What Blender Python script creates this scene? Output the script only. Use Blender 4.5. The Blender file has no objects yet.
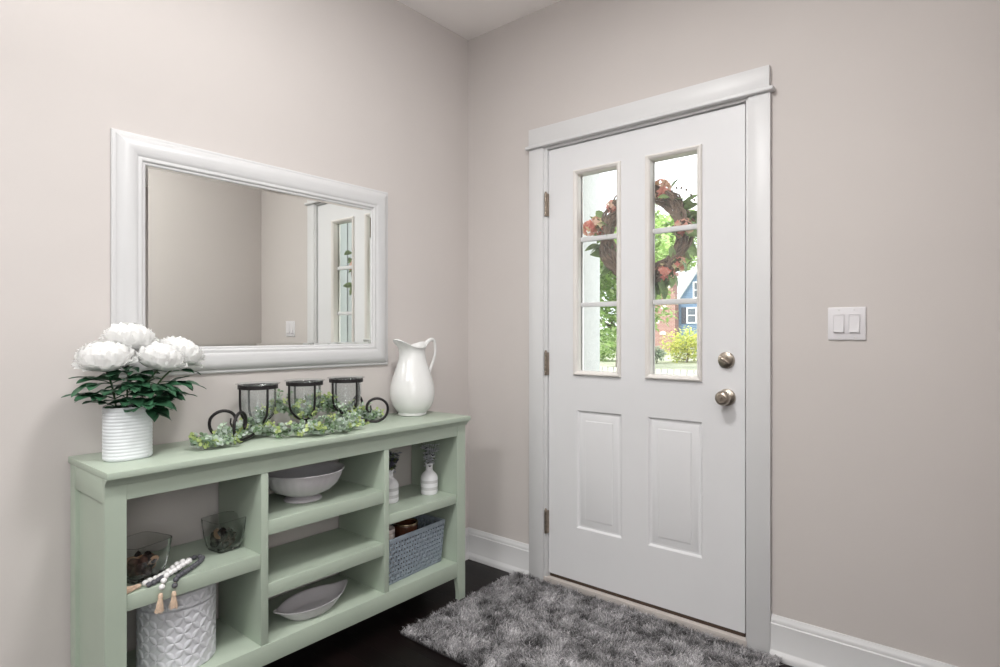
import bpy, bmesh, math, random
import numpy as np
from mathutils import Vector, Matrix, noise

random.seed(7)
C = bpy.context.scene.collection
PI = math.pi

# ------------------------------------------------------------------ materials
def lin(v):
    v /= 255.0
    return v / 12.92 if v <= 0.04045 else ((v + 0.055) / 1.055) ** 2.4

def rgb(r, g, b):
    return (lin(r), lin(g), lin(b), 1.0)

def base_mat(name):
    m = bpy.data.materials.new(name)
    m.use_nodes = True
    nt = m.node_tree
    return m, nt, nt.nodes['Principled BSDF']

def mat(name, col, rough=0.5, metal=0.0, var=0.04, scale=12.0, bump=0.0, bscale=200.0, spec=0.5, sheen=0.0, trans=0.0, coat=0.0, stretch=None):
    m, nt, p = base_mat(name)
    c = rgb(*col)
    tc = nt.nodes.new('ShaderNodeTexCoord')
    src = tc.outputs['Object']
    if stretch:
        mp = nt.nodes.new('ShaderNodeMapping')
        mp.inputs['Scale'].default_value = stretch
        nt.links.new(src, mp.inputs['Vector'])
        src = mp.outputs['Vector']
    n = nt.nodes.new('ShaderNodeTexNoise')
    n.inputs['Scale'].default_value = scale
    n.inputs['Detail'].default_value = 4
    nt.links.new(src, n.inputs['Vector'])
    r = nt.nodes.new('ShaderNodeValToRGB')
    r.color_ramp.elements[0].position = 0.3
    r.color_ramp.elements[1].position = 0.7
    r.color_ramp.elements[0].color = tuple(c[i] * (1 - var) for i in range(3)) + (1,)
    r.color_ramp.elements[1].color = tuple(min(1, c[i] * (1 + var)) for i in range(3)) + (1,)
    nt.links.new(n.outputs['Fac'], r.inputs['Fac'])
    nt.links.new(r.outputs['Color'], p.inputs['Base Color'])
    p.inputs['Roughness'].default_value = rough
    p.inputs['Metallic'].default_value = metal
    p.inputs['Specular IOR Level'].default_value = spec
    p.inputs['Transmission Weight'].default_value = trans
    p.inputs['Coat Weight'].default_value = coat
    if bump:
        b = nt.nodes.new('ShaderNodeBump')
        b.inputs['Strength'].default_value = bump
        b.inputs['Distance'].default_value = 0.01
        n2 = nt.nodes.new('ShaderNodeTexNoise')
        n2.inputs['Scale'].default_value = bscale
        nt.links.new(src, n2.inputs['Vector'])
        nt.links.new(n2.outputs['Fac'], b.inputs['Height'])
        nt.links.new(b.outputs['Normal'], p.inputs['Normal'])
    return m

def attr_mat(name, rough=0.6, spec=0.3, transl=0.0):
    """colour comes from the mesh's own 'Col' attribute"""
    m, nt, p = base_mat(name)
    a = nt.nodes.new('ShaderNodeAttribute')
    a.attribute_name = 'Col'
    nt.links.new(a.outputs['Color'], p.inputs['Base Color'])
    p.inputs['Roughness'].default_value = rough
    p.inputs['Specular IOR Level'].default_value = spec
    if transl:
        tr = nt.nodes.new('ShaderNodeBsdfTranslucent')
        nt.links.new(a.outputs['Color'], tr.inputs['Color'])
        mx = nt.nodes.new('ShaderNodeMixShader')
        mx.inputs['Fac'].default_value = transl
        nt.links.new(p.outputs['BSDF'], mx.inputs[1])
        nt.links.new(tr.outputs['BSDF'], mx.inputs[2])
        nt.links.new(mx.outputs['Shader'], nt.nodes['Material Output'].inputs['Surface'])
    return m

def pane_mat(name, tint=(1, 1, 1), ior=1.45, haze=0.0):
    """thin clear sheet: transparent with a fresnel reflection (and a trace of haze)"""
    m, nt, p = base_mat(name)
    t = nt.nodes.new('ShaderNodeBsdfTransparent')
    t.inputs['Color'].default_value = (*tint, 1)
    g = nt.nodes.new('ShaderNodeBsdfGlossy')
    g.inputs['Roughness'].default_value = 0.01
    # Schlick reflectance from the facing angle, the same from both sides of the sheet
    lw = nt.nodes.new('ShaderNodeLayerWeight')
    lw.inputs['Blend'].default_value = 0.5
    pw = nt.nodes.new('ShaderNodeMath'); pw.operation = 'POWER'; pw.inputs[1].default_value = 5.0
    nt.links.new(lw.outputs['Facing'], pw.inputs[0])
    f0 = ((ior - 1) / (ior + 1)) ** 2
    ml = nt.nodes.new('ShaderNodeMath'); ml.operation = 'MULTIPLY_ADD'
    ml.inputs[1].default_value = 1 - f0; ml.inputs[2].default_value = f0
    nt.links.new(pw.outputs[0], ml.inputs[0])
    mx = nt.nodes.new('ShaderNodeMixShader')
    nt.links.new(ml.outputs[0], mx.inputs['Fac'])
    nt.links.new(t.outputs['BSDF'], mx.inputs[1])
    nt.links.new(g.outputs['BSDF'], mx.inputs[2])
    out = mx.outputs['Shader']
    if haze:
        d = nt.nodes.new('ShaderNodeBsdfDiffuse')
        n = nt.nodes.new('ShaderNodeTexNoise')
        n.inputs['Scale'].default_value = 3
        nt.links.new(n.outputs['Fac'], d.inputs['Roughness'])
        d.inputs['Color'].default_value = (0.85, 0.87, 0.88, 1)
        m2 = nt.nodes.new('ShaderNodeMixShader')
        m2.inputs['Fac'].default_value = haze
        nt.links.new(out, m2.inputs[1])
        nt.links.new(d.outputs['BSDF'], m2.inputs[2])
        out = m2.outputs['Shader']
    nt.links.new(out, nt.nodes['Material Output'].inputs['Surface'])
    return m

def solid_glass(name, tint=(0.93, 0.96, 0.95), rough=0.02):
    m, nt, p = base_mat(name)
    p.inputs['Base Color'].default_value = (*tint, 1)
    p.inputs['Roughness'].default_value = rough
    p.inputs['Transmission Weight'].default_value = 1.0
    p.inputs['IOR'].default_value = 1.45
    n = nt.nodes.new('ShaderNodeTexNoise')
    n.inputs['Scale'].default_value = 25
    b = nt.nodes.new('ShaderNodeBump')
    b.inputs['Strength'].default_value = 0.12
    b.inputs['Distance'].default_value = 0.01
    tc = nt.nodes.new('ShaderNodeTexCoord')
    nt.links.new(tc.outputs['Object'], n.inputs['Vector'])
    nt.links.new(n.outputs['Fac'], b.inputs['Height'])
    nt.links.new(b.outputs['Normal'], p.inputs['Normal'])
    return m

def plank_mat():
    m, nt, p = base_mat('espresso_planks')
    tc = nt.nodes.new('ShaderNodeTexCoord')
    br = nt.nodes.new('ShaderNodeTexBrick')
    br.offset = 0.37
    br.inputs['Scale'].default_value = 1.0
    br.inputs['Brick Width'].default_value = 1.1
    br.inputs['Row Height'].default_value = 0.083
    br.inputs['Mortar Size'].default_value = 0.0016
    br.inputs['Mortar Smooth'].default_value = 0.3
    br.inputs['Color1'].default_value = rgb(27, 19, 18)
    br.inputs['Color2'].default_value = rgb(20, 14, 14)
    br.inputs['Mortar'].default_value = rgb(10, 7, 7)
    nt.links.new(tc.outputs['Object'], br.inputs['Vector'])
    mp = nt.nodes.new('ShaderNodeMapping')
    mp.inputs['Scale'].default_value = (3, 40, 1)
    nt.links.new(tc.outputs['Object'], mp.inputs['Vector'])
    n = nt.nodes.new('ShaderNodeTexNoise')
    n.inputs['Scale'].default_value = 2.0
    n.inputs['Detail'].default_value = 6
    nt.links.new(mp.outputs['Vector'], n.inputs['Vector'])
    mx = nt.nodes.new('ShaderNodeMix')
    mx.data_type = 'RGBA'
    mx.blend_type = 'MULTIPLY'
    mx.inputs[0].default_value = 0.5
    nt.links.new(br.outputs['Color'], mx.inputs[6])
    nt.links.new(n.outputs['Color'], mx.inputs[7])
    nt.links.new(mx.outputs[2], p.inputs['Base Color'])
    p.inputs['Roughness'].default_value = 0.36
    p.inputs['Specular IOR Level'].default_value = 0.22
    b = nt.nodes.new('ShaderNodeBump')
    b.inputs['Strength'].default_value = 0.4
    b.inputs['Distance'].default_value = 0.002
    b.invert = True
    nt.links.new(br.outputs['Fac'], b.inputs['Height'])
    nt.links.new(b.outputs['Normal'], p.inputs['Normal'])
    return m

def brick_mat(name, c1, c2, mortar, w, h, ms, axes=None, rough=0.85):
    m, nt, p = base_mat(name)
    tc = nt.nodes.new('ShaderNodeTexCoord')
    src = tc.outputs['Object']
    if axes:
        sp = nt.nodes.new('ShaderNodeSeparateXYZ')
        cb = nt.nodes.new('ShaderNodeCombineXYZ')
        nt.links.new(src, sp.inputs[0])
        nt.links.new(sp.outputs[axes[0]], cb.inputs[0])
        nt.links.new(sp.outputs[axes[1]], cb.inputs[1])
        src = cb.outputs[0]
    br = nt.nodes.new('ShaderNodeTexBrick')
    br.inputs['Scale'].default_value = 1.0
    br.inputs['Brick Width'].default_value = w
    br.inputs['Row Height'].default_value = h
    br.inputs['Mortar Size'].default_value = ms
    br.inputs['Color1'].default_value = rgb(*c1)
    br.inputs['Color2'].default_value = rgb(*c2)
    br.inputs['Mortar'].default_value = rgb(*mortar)
    nt.links.new(src, br.inputs['Vector'])
    nt.links.new(br.outputs['Color'], p.inputs['Base Color'])
    p.inputs['Roughness'].default_value = rough
    return m

WALL = mat('greige_paint', (205, 199, 196), 0.75, var=0.012, scale=3, bump=0.03, bscale=260, spec=0.25)
CEIL = mat('ceiling_paint', (250, 246, 244), 0.8, var=0.01, scale=3, bump=0.03, bscale=200, spec=0.2)
TRIM = mat('trim_paint', (216, 216, 217), 0.38, var=0.01, scale=6, spec=0.4)
DOORP = mat('door_paint', (226, 226, 228), 0.4, var=0.01, scale=5, spec=0.4)
LITEF = mat('lite_frame_paint', (228, 224, 220), 0.42, var=0.015, scale=9, spec=0.4)
FLOOR = plank_mat()
SAGE = mat('sage_paint', (173, 185, 170), 0.42, var=0.025, scale=6, bump=0.02, bscale=90, spec=0.4)
MFRAME = mat('mirror_frame_paint', (207, 207, 208), 0.35, var=0.01, scale=8, spec=0.45)
WCER = mat('white_glaze', (226, 226, 225), 0.2, var=0.01, scale=8, spec=0.5, coat=0.3)
WMATTE = mat('white_matte_ceramic', (222, 226, 229), 0.45, var=0.01, scale=10, spec=0.4)
IRON = mat('black_iron', (46, 43, 44), 0.5, metal=0.6, var=0.15, scale=40, bump=0.1, bscale=150)
NICKEL = mat('satin_nickel', (176, 166, 154), 0.3, metal=1.0, var=0.05, scale=30)
HINGE = mat('aged_nickel', (150, 138, 126), 0.4, metal=0.9, var=0.15, scale=60)
CGLASS = pane_mat('cup_glass', (0.95, 0.96, 0.96), 1.45, 0.03)
BGLASS = solid_glass('bowl_glass', (0.96, 0.975, 0.97))
WPANE = pane_mat('window_glass', (0.97, 0.98, 0.98), 1.35, 0.03)
PETAL = attr_mat('white_petal', 0.75, 0.15, 0.35)
LEAF = mat('dark_leaf', (52, 92, 66), 0.36, var=0.35, scale=25, spec=0.5)
STEM = mat('green_stem', (70, 95, 60), 0.6, var=0.15, scale=40)
EUC = attr_mat('eucalyptus_leaf', 0.6, 0.3, 0.25)
TWIG = mat('brown_twig', (130, 110, 96), 0.8, var=0.3, scale=40)
CANW = mat('embossed_white_glaze', (214, 215, 220), 0.3, var=0.02, scale=10, spec=0.5)
DISH = mat('stone_glaze', (202, 198, 202), 0.35, var=0.03, scale=15, spec=0.45)
BOTW = mat('bottle_white', (226, 225, 228), 0.5, var=0.02, scale=15)
BOTG = mat('bottle_grey_band', (198, 197, 199), 0.8, var=0.06, scale=60)
BASK = mat('blue_grey_weave', (138, 148, 158), 0.7, var=0.12, scale=60, bump=0.2, bscale=300)
BWHITE = mat('white_bead', (232, 230, 230), 0.5, var=0.04, scale=40)
BGREY = mat('charcoal_bead', (84, 84, 90), 0.55, var=0.12, scale=50)
JUTE = mat('jute', (216, 192, 170), 0.9, var=0.2, scale=90)
POTP = attr_mat('dried_pods', 0.75, 0.2)
CANDLE = mat('cream_wax', (220, 208, 202), 0.55, var=0.03, scale=20)
AMBER = mat('amber_jar', (84, 52, 36), 0.15, var=0.1, scale=20, spec=0.6)
BRASS = mat('jar_lid_metal', (190, 168, 140), 0.3, metal=1.0, var=0.05)
PLATE = mat('switch_plastic', (222, 220, 223), 0.35, var=0.005, scale=10)
SILVER = bpy.data.materials.new('mirror_silver')
def _mirror():
    m, nt, p = base_mat('mirror_silvering')
    n = nt.nodes.new('ShaderNodeTexNoise')
    n.inputs['Scale'].default_value = 2
    r = nt.nodes.new('ShaderNodeValToRGB')
    r.color_ramp.elements[0].color = (0.93, 0.95, 0.92, 1)
    r.color_ramp.elements[1].color = (0.95, 0.97, 0.94, 1)
    nt.links.new(n.outputs['Fac'], r.inputs['Fac'])
    nt.links.new(r.outputs['Color'], p.inputs['Base Color'])
    p.inputs['Metallic'].default_value = 1
    p.inputs['Roughness'].default_value = 0.0
    return m
bpy.data.materials.remove(SILVER)
SILVER = _mirror()
PILE = attr_mat('shag_pile', 0.7, 0.25)
RUGB = mat('rug_backing', (52, 50, 52), 0.95, var=0.2, scale=60)
DARKG = mat('door_sweep', (74, 58, 48), 0.7, var=0.1, scale=20)
THRESH = mat('threshold_wood', (200, 192, 187), 0.55, var=0.06, scale=14, stretch=(3, 40, 40))
BLACKV = mat('dark_seed', (40, 36, 44), 0.6, var=0.2, scale=60)

# ------------------------------------------------------------------ mesh helpers
def box(bm, x0, x1, y0, y1, z0, z1, b=0.0015, seg=2):
    if x0 > x1: x0, x1 = x1, x0
    if y0 > y1: y0, y1 = y1, y0
    if z0 > z1: z0, z1 = z1, z0
    vs = [bm.verts.new((x, y, z)) for x in (x0, x1) for y in (y0, y1) for z in (z0, z1)]
    fs = [(0, 1, 3, 2), (4, 6, 7, 5), (0, 4, 5, 1), (2, 3, 7, 6), (0, 2, 6, 4), (1, 5, 7, 3)]
    faces = [bm.faces.new([vs[i] for i in f]) for f in fs]
    if b:
        es = list({e for f in faces for e in f.edges})
        bmesh.ops.bevel(bm, geom=es, offset=b, segments=seg, affect='EDGES', profile=0.5)

def prism(bm, poly, axis, a, b):
    """poly: 2-D points in the two other axes (in x,y,z order), extruded from a to b along axis"""
    def mk(p, t):
        if axis == 'x': return (t, p[0], p[1])
        if axis == 'y': return (p[0], t, p[1])
        return (p[0], p[1], t)
    A = [bm.verts.new(mk(p, a)) for p in poly]
    B = [bm.verts.new(mk(p, b)) for p in poly]
    n = len(poly)
    for i in range(n):
        j = (i + 1) % n
        bm.faces.new((A[i], A[j], B[j], B[i]))
    bm.faces.new(A[::-1]); bm.faces.new(B)

def rect_loops(bm, x0, x1, z0, z1, prof, close=True, axis='y', base=0.0):
    """concentric rectangles: prof = [(inset, depth)...]; lies in the plane axis = base + depth"""
    rings = []
    for ins, d in prof:
        pts = [(x0 + ins, z0 + ins), (x1 - ins, z0 + ins), (x1 - ins, z1 - ins), (x0 + ins, z1 - ins)]
        if axis == 'y': rings.append([bm.verts.new((p, base + d, q)) for p, q in pts])
        else: rings.append([bm.verts.new((base + d, p, q)) for p, q in pts])
    for a, b in zip(rings, rings[1:]):
        for i in range(4):
            j = (i + 1) % 4
            bm.faces.new((a[i], a[j], b[j], b[i]))
    if close:
        bm.faces.new(rings[-1])
    return rings

def tube(bm, pts, r, n=8, closed=False, flat=1.0):
    pts = [Vector(p) for p in pts]
    m = len(pts)
    rs = [r] * m if not hasattr(r, '__len__') else r
    tang = []
    for i in range(m):
        if closed: t = pts[(i + 1) % m] - pts[i - 1]
        else: t = pts[min(i + 1, m - 1)] - pts[max(i - 1, 0)]
        tang.append(t.normalized() if t.length > 1e-9 else Vector((0, 0, 1)))
    up = Vector((0, 0, 1)) if abs(tang[0].z) < 0.9 else Vector((1, 0, 0))
    nrm = (up - tang[0] * up.dot(tang[0])).normalized()
    rings = []
    for i in range(m):
        nrm = nrm - tang[i] * nrm.dot(tang[i])
        if nrm.length < 1e-6: nrm = tang[i].orthogonal()
        nrm.normalize()
        bi = tang[i].cross(nrm)
        rings.append([bm.verts.new(pts[i] + (nrm * math.cos(2 * PI * k / n) * flat + bi * math.sin(2 * PI * k / n)) * rs[i]) for k in range(n)])
    for i in range(m if closed else m - 1):
        a, b = rings[i], rings[(i + 1) % m]
        for k in range(n):
            l = (k + 1) % n
            bm.faces.new((a[k], a[l], b[l], b[k]))
    if not closed:
        bm.faces.new(rings[0][::-1]); bm.faces.new(rings[-1])

def lathe(bm, prof, n=48, c=(0, 0, 0), sx=1, sy=1, rf=None, sq=None, rot=0.0):
    """prof [(r,z)]; rf(angle, i) multiplies radius; sq = superellipse power"""
    rings = []
    for i, (r, z) in enumerate(prof):
        if r < 1e-6:
            rings.append([bm.verts.new((c[0], c[1], c[2] + z))]); continue
        ring = []
        for k in range(n):
            a = 2 * PI * k / n
            ca, sa = math.cos(a), math.sin(a)
            q = r
            if sq: q = r / ((abs(ca) ** sq + abs(sa) ** sq) ** (1 / sq))
            if rf: q *= rf(a, i)
            x, y = ca * q * sx, sa * q * sy
            if rot: x, y = x * math.cos(rot) - y * math.sin(rot), x * math.sin(rot) + y * math.cos(rot)
            ring.append(bm.verts.new((c[0] + x, c[1] + y, c[2] + z)))
        rings.append(ring)
    for a, b in zip(rings, rings[1:]):
        if len(a) == 1 and len(b) == 1: continue
        if len(a) == 1:
            for k in range(n): bm.faces.new((a[0], b[(k + 1) % n], b[k]))
        elif len(b) == 1:
            for k in range(n): bm.faces.new((a[k], a[(k + 1) % n], b[0]))
        else:
            for k in range(n):
                l = (k + 1) % n
                bm.faces.new((a[k], a[l], b[l], b[k]))

def ball(bm, c, r, sub=2, s=(1, 1, 1)):
    res = bmesh.ops.create_icosphere(bm, subdivisions=sub, radius=1.0)
    for v in res['verts']:
        v.co = Vector((c[0] + v.co.x * r * s[0], c[1] + v.co.y * r * s[1], c[2] + v.co.z * r * s[2]))

def smooth_curve(pts, k=8, closed=False):
    """Catmull-Rom"""
    P = [Vector(p) for p in pts]
    out = []
    n = len(P)
    for i in range(n if closed else n - 1):
        if closed: a, b, c, d = P[i - 1], P[i], P[(i + 1) % n], P[(i + 2) % n]
        else: a, b, c, d = P[max(i - 1, 0)], P[i], P[i + 1], P[min(i + 2, n - 1)]
        for j in range(k):
            t = j / k
            out.append(0.5 * ((2 * b) + (c - a) * t + (2 * a - 5 * b + 4 * c - d) * t * t + (3 * b - a - 3 * c + d) * t ** 3))
    if not closed: out.append(P[-1])
    return out

WL = {}
def obj(name, bm, m, parent=None, smooth=35, merge=False):
    if merge: bmesh.ops.remove_doubles(bm, verts=bm.verts, dist=1e-5)
    bmesh.ops.recalc_face_normals(bm, faces=bm.faces)
    if smooth:
        lim = math.radians(smooth)
        for f in bm.faces: f.smooth = True
        for e in bm.edges:
            if len(e.link_faces) == 2 and e.calc_face_angle(0) > lim: e.smooth = False
    off = WL.get(parent.name, Vector()) if parent else Vector()
    if off.length: bmesh.ops.translate(bm, verts=bm.verts, vec=-off)
    me = bpy.data.meshes.new(name)
    bm.to_mesh(me); bm.free()
    me.materials.append(m)
    o = bpy.data.objects.new(name, me)
    C.objects.link(o)
    if parent:
        o.parent = parent
        WL[o.name] = off.copy()
    return o

def thing(name, label, cat, loc=(0, 0, 0), group=None):
    o = bpy.data.objects.new(name, None)
    C.objects.link(o)
    o.empty_display_size = 0.05
    o.location = loc
    WL[o.name] = Vector(loc)
    o['label'] = label; o['category'] = cat
    if group: o['group'] = group
    return o

def tag(o, label, cat, group=None, kind=None):
    o['label'] = label; o['category'] = cat
    if group: o['group'] = group
    if kind: o['kind'] = kind
    return o

def struct(name, bm, m, label=None, cat=None, smooth=35):
    o = obj(name, bm, m, None, smooth)
    o['kind'] = 'structure'
    if label: o['label'] = label; o['category'] = cat
    return o

def NB(): return bmesh.new()

def np_mesh(name, V, F, m, parent=None, cols=None, sm=True):
    me = bpy.data.meshes.new(name)
    off = WL.get(parent.name, Vector()) if parent else Vector()
    V = [(v[0] - off[0], v[1] - off[1], v[2] - off[2]) for v in V]
    me.from_pydata(V, [], F)
    if cols is not None:
        a = me.color_attributes.new('Col', 'FLOAT_COLOR', 'POINT')
        a.data.foreach_set('color', np.asarray(cols, dtype=np.float32).ravel())
    if sm: me.polygons.foreach_set('use_smooth', [True] * len(me.polygons))
    me.materials.append(m)
    me.update()
    o = bpy.data.objects.new(name, me)
    C.objects.link(o)
    if parent:
        o.parent = parent
        WL[o.name] = off.copy()
    return o

# ------------------------------------------------------------------ room shell
XL = -0.015          # face of the left wall
XR = 2.185           # face of the short wall on the right
H = 2.78
bm = NB(); box(bm, -0.3, 5.3, -6.3, 0.13, -0.12, 0, 0)
struct('floor', bm, FLOOR, 'dark espresso plank floor of the entry hall', 'floor')
bm = NB(); box(bm, -0.3, 5.3, -6.3, 0.3, H, H + 0.2, 0)
struct('ceiling', bm, CEIL, 'flat white ceiling above the entry', 'ceiling')
bm = NB(); box(bm, XL - 0.14, XL, -6.2, 0.14, 0, H, 0)
struct('wall_left', bm, WALL, 'plain greige wall behind the green console', 'wall')
bm = NB()
DX0, DX1, DZ1 = 0.492, 1.445, 2.10
box(bm, XL, DX0, 0, 0.14, 0, H, 0)
box(bm, DX1, 5.2, 0, 0.14, 0, H, 0)
box(bm, DX0, DX1, 0, 0.14, DZ1, H, 0)
struct('wall_front', bm, WALL, 'greige wall around the white entry door', 'wall')
bm = NB(); box(bm, XR, XR + 0.14, -1.28, 0, 0, H, 0.003)
struct('wall_right', bm, WALL, 'short greige wall facing the mirror', 'wall')
bm = NB(); box(bm, 5.1, 5.24, -6.2, 0, 0, H, 0)
struct('wall_far_right', bm, WALL, 'far greige wall of the adjoining room', 'wall')
bm = NB(); box(bm, -0.1, 5.2, -6.24, -6.1, 0, H, 0)
struct('wall_back', bm, WALL, 'back wall of the adjoining room', 'wall')

def bb_profile(t=0.016, h=0.156):
    # (depth from the wall, z): shoe, board, cap
    return [(0, 0), (0.030, 0), (0.030, 0.012), (0.026, 0.022), (0.018, 0.030), (t, 0.034), (t, h - 0.030), (t - 0.003, h - 0.026),
            (t - 0.003, h - 0.018), (t - 0.006, h - 0.012), (t - 0.011, h - 0.003), (t - 0.012, h), (0, h)]
P = bb_profile()
bm = NB(); prism(bm, [(XL + d, z) for d, z in P], 'y', -6.1, 0)
struct('baseboard_left', bm, TRIM, 'white moulded baseboard along the left wall', 'baseboard', 30)
bm = NB(); prism(bm, [(-d, z) for d, z in P], 'x', XL, 0.407)
struct('baseboard_front', bm, TRIM, 'white baseboard between the corner and the door casing', 'baseboard', 30)
bm = NB(); prism(bm, [(-d, z) for d, z in P], 'x', 1.522, XR)
struct('baseboard_front', bm, TRIM, 'white baseboard to the right of the door', 'baseboard', 30)
bm = NB(); prism(bm, [(XR - d, z) for d, z in P], 'y', -1.28, 0)
struct('baseboard_right', bm, TRIM, 'white baseboard on the short right wall', 'baseboard', 30)

# door casing
bm = NB()
box(bm, 0.407, 0.490, -0.020, 0, 0, 2.098, 0.002)
o = struct('trim_1', bm, TRIM, 'flat white casing board left of the door, hinge side', 'door casing')
bm = NB()
box(bm, 1.442, 1.522, -0.020, 0, 0, 2.098, 0.002)
struct('trim_2', bm, TRIM, 'flat white casing board right of the door, knob side', 'door casing')
bm = NB()
box(bm, 0.407, 1.520, -0.024, 0, 2.114, 2.196, 0.002)
box(bm, 0.394, 1.536, -0.036, 0, 2.098, 2.114, 0.004, 3)
struct('trim_3', bm, TRIM, 'flat white header board with thin bead over the door', 'door casing')
# jamb lining and stops
bm = NB()
box(bm, 0.488, 0.507, -0.010, 0.14, 0, 2.098, 0.001)
box(bm, 1.4325, 1.446, -0.012, 0.14, 0, 2.098, 0.001)
box(bm, 0.507, 1.4325, -0.010, 0.14, 2.0865, 2.098, 0.001)
box(bm, 0.507, 0.520, 0.052, 0.14, 0, 2.086, 0.001)
box(bm, 1.417, 1.433, 0.052, 0.14, 0, 2.086, 0.001)
box(bm, 0.520, 1.417, 0.052, 0.14, 2.074, 2.0865, 0.001)
struct('trim_4', bm, TRIM, 'white jamb lining of the door opening', 'door jamb')
bm = NB()
box(bm, 0.490, 1.437, -0.014, 0.15, 0, 0.030, 0.003)
struct('trim_5', bm, THRESH, 'pale wood threshold strip under the door', 'threshold')

# ------------------------------------------------------------------ door
YD = 0.004
door = thing('door_1', 'white entry door with two tall glazed lites and two raised panels', 'door', (0.512, YD, 0.05))
door['kind'] = 'structure'
dx0, dx1, dz0, dz1 = 0.511, 1.425, 0.048, 2.083
L1, L2 = (0.655, 0.894), (1.017, 1.256)
ZL0, ZL1 = 1.009, 1.957
PZ0, PZ1 = 0.295, 0.844
bm = NB()
xs = [dx0, L1[0], L1[1], L2[0], L2[1], dx1]
px = [dx0, 0.667, 0.899, 1.023, 1.259, dx1]
y0, y1 = YD, YD + 0.044
def cell(xa, xb, za, zb): box(bm, xa, xb, y0, y1, za, zb, 0)
cell(dx0, dx1, dz0, PZ0); cell(dx0, dx1, PZ1, ZL0); cell(dx0, dx1, ZL1, dz1)
for i in (0, 2, 4):
    cell(xs[i], xs[i + 1], ZL0, ZL1)
    cell(px[i], px[i + 1], PZ0, PZ1)
for i in (1, 3):
    rect_loops(bm, px[i], px[i + 1], PZ0, PZ1, [(0, 0), (0.003, 0.002), (0.008, 0.0095), (0.016, 0.0095), (0.020, 0.0075), (0.046, 0.0040), (0.0485, 0.0010), (0.050, 0.0006)], axis='y', base=YD)
    box(bm, px[i], px[i + 1], y0 + 0.02, y1, PZ0, PZ1, 0)
obj('door_leaf', bm, DOORP, door, 25)
for (a, b) in (L1, L2):
    bm = NB()
    pr = [(-0.003, 0), (-0.003, -0.006), (0.0, -0.012), (0.005, -0.014), (0.009, -0.011), (0.012, -0.010), (0.016, -0.006), (0.018, -0.002), (0.018, 0.036)]
    rect_loops(bm, a, b, ZL0, ZL1, pr, close=False, axis='y', base=YD)
    rect_loops(bm, a, b, ZL0, ZL1, [(-0.003, 0.044), (0.0, 0.054), (0.010, 0.056), (0.018, 0.046), (0.018, 0.030)], close=False, axis='y', base=YD)
    fr = obj('lite_frame', bm, LITEF, door, 25)
    bm = NB()
    for z in (1.639, 1.334):
        box(bm, a + 0.016, b - 0.016, YD + 0.026, YD + 0.046, z - 0.011, z + 0.011, 0.003)
    obj('muntin', bm, TRIM, fr)
    bm = NB()
    box(bm, a + 0.016, b - 0.016, YD + 0.034, YD + 0.037, ZL0 + 0.016, ZL1 - 0.016, 0)
    obj('glass_pane', bm, WPANE, door, 0)
# hinges
for z in (1.819, 1.055, 0.294):
    bm = NB()
    for k in range(5):
        za = z - 0.055 + k * 0.0222
        lathe(bm, [(0, za), (0.0072, za), (0.0076, za + 0.001), (0.0076, za + 0.0205), (0.0072, za + 0.0215), (0, za + 0.0215)], 16, (0.503, -0.012, 0))
    lathe(bm, [(0, 0.056), (0.005, 0.056), (0.0055, 0.060), (0.003, 0.064), (0, 0.065)], 12, (0.503, -0.012, z))
    box(bm, 0.496, 0.512, -0.0135, 0.0035, z - 0.054, z + 0.054, 0)
    obj('hinge', bm, HINGE, door)
# knob (axis toward -Y)
def ylathe(bm, prof, cx, cz, n=40, y=YD):
    t = NB(); lathe(t, prof, n)
    for v in t.verts: v.co = Vector((cx + v.co.x, y - v.co.z, cz + v.co.y))
    me = bpy.data.meshes.new('tmp'); t.to_mesh(me); t.free(); bm.from_mesh(me); bpy.data.meshes.remove(me)
KX, KZ = 1.357, 0.951
bm = NB()
ylathe(bm, [(0.033, 0), (0.033, 0.004), (0.031, 0.008), (0.022, 0.012), (0.014, 0.016), (0.0125, 0.022), (0.0125, 0.030), (0.018, 0.034), (0.0265, 0.040), (0.0288, 0.048), (0.0275, 0.057), (0.022, 0.064), (0.016, 0.0665), (0.0155, 0.065), (0.011, 0.065), (0.0105, 0.0675), (0, 0.0680)], KX, KZ)
kn = obj('door_knob', bm, NICKEL, door, 30)
bm = NB(); box(bm, KX - 0.002, KX + 0.002, YD - 0.074, YD - 0.066, KZ - 0.007, KZ + 0.007, 0.001)
obj('lock_button', bm, NICKEL, kn)
BX, BZ = 1.355, 1.096
bm = NB()
ylathe(bm, [(0.032, 0), (0.032, 0.006), (0.030, 0.011), (0.026, 0.0135), (0.012, 0.0145), (0.0105, 0.018), (0, 0.018)], BX, BZ)
db = obj('deadbolt', bm, NICKEL, door, 30)
bm = NB()
a = math.radians(-35)
tube(bm, [(BX + math.cos(a) * t, YD - 0.024, BZ + math.sin(a) * t) for t in (-0.021, -0.015, 0, 0.015, 0.021)], [0.004, 0.0065, 0.007, 0.0065, 0.004], 10)
tube(bm, [(BX, YD - 0.016, BZ), (BX, YD - 0.026, BZ)], 0.006, 10)
obj('thumb_turn', bm, NICKEL, db)
bm = NB(); box(bm, dx0 + 0.002, dx1 - 0.002, YD + 0.006, YD + 0.038, 0.0305, 0.0485, 0)
obj('door_sweep', bm, DARKG, door)
bm = NB()
for z in (1.096, 0.951): box(bm, 1.4245, 1.4275, YD + 0.008, YD + 0.034, z - 0.028, z + 0.028, 0.0005)
obj('latch_plate', bm, HINGE, door)

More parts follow.
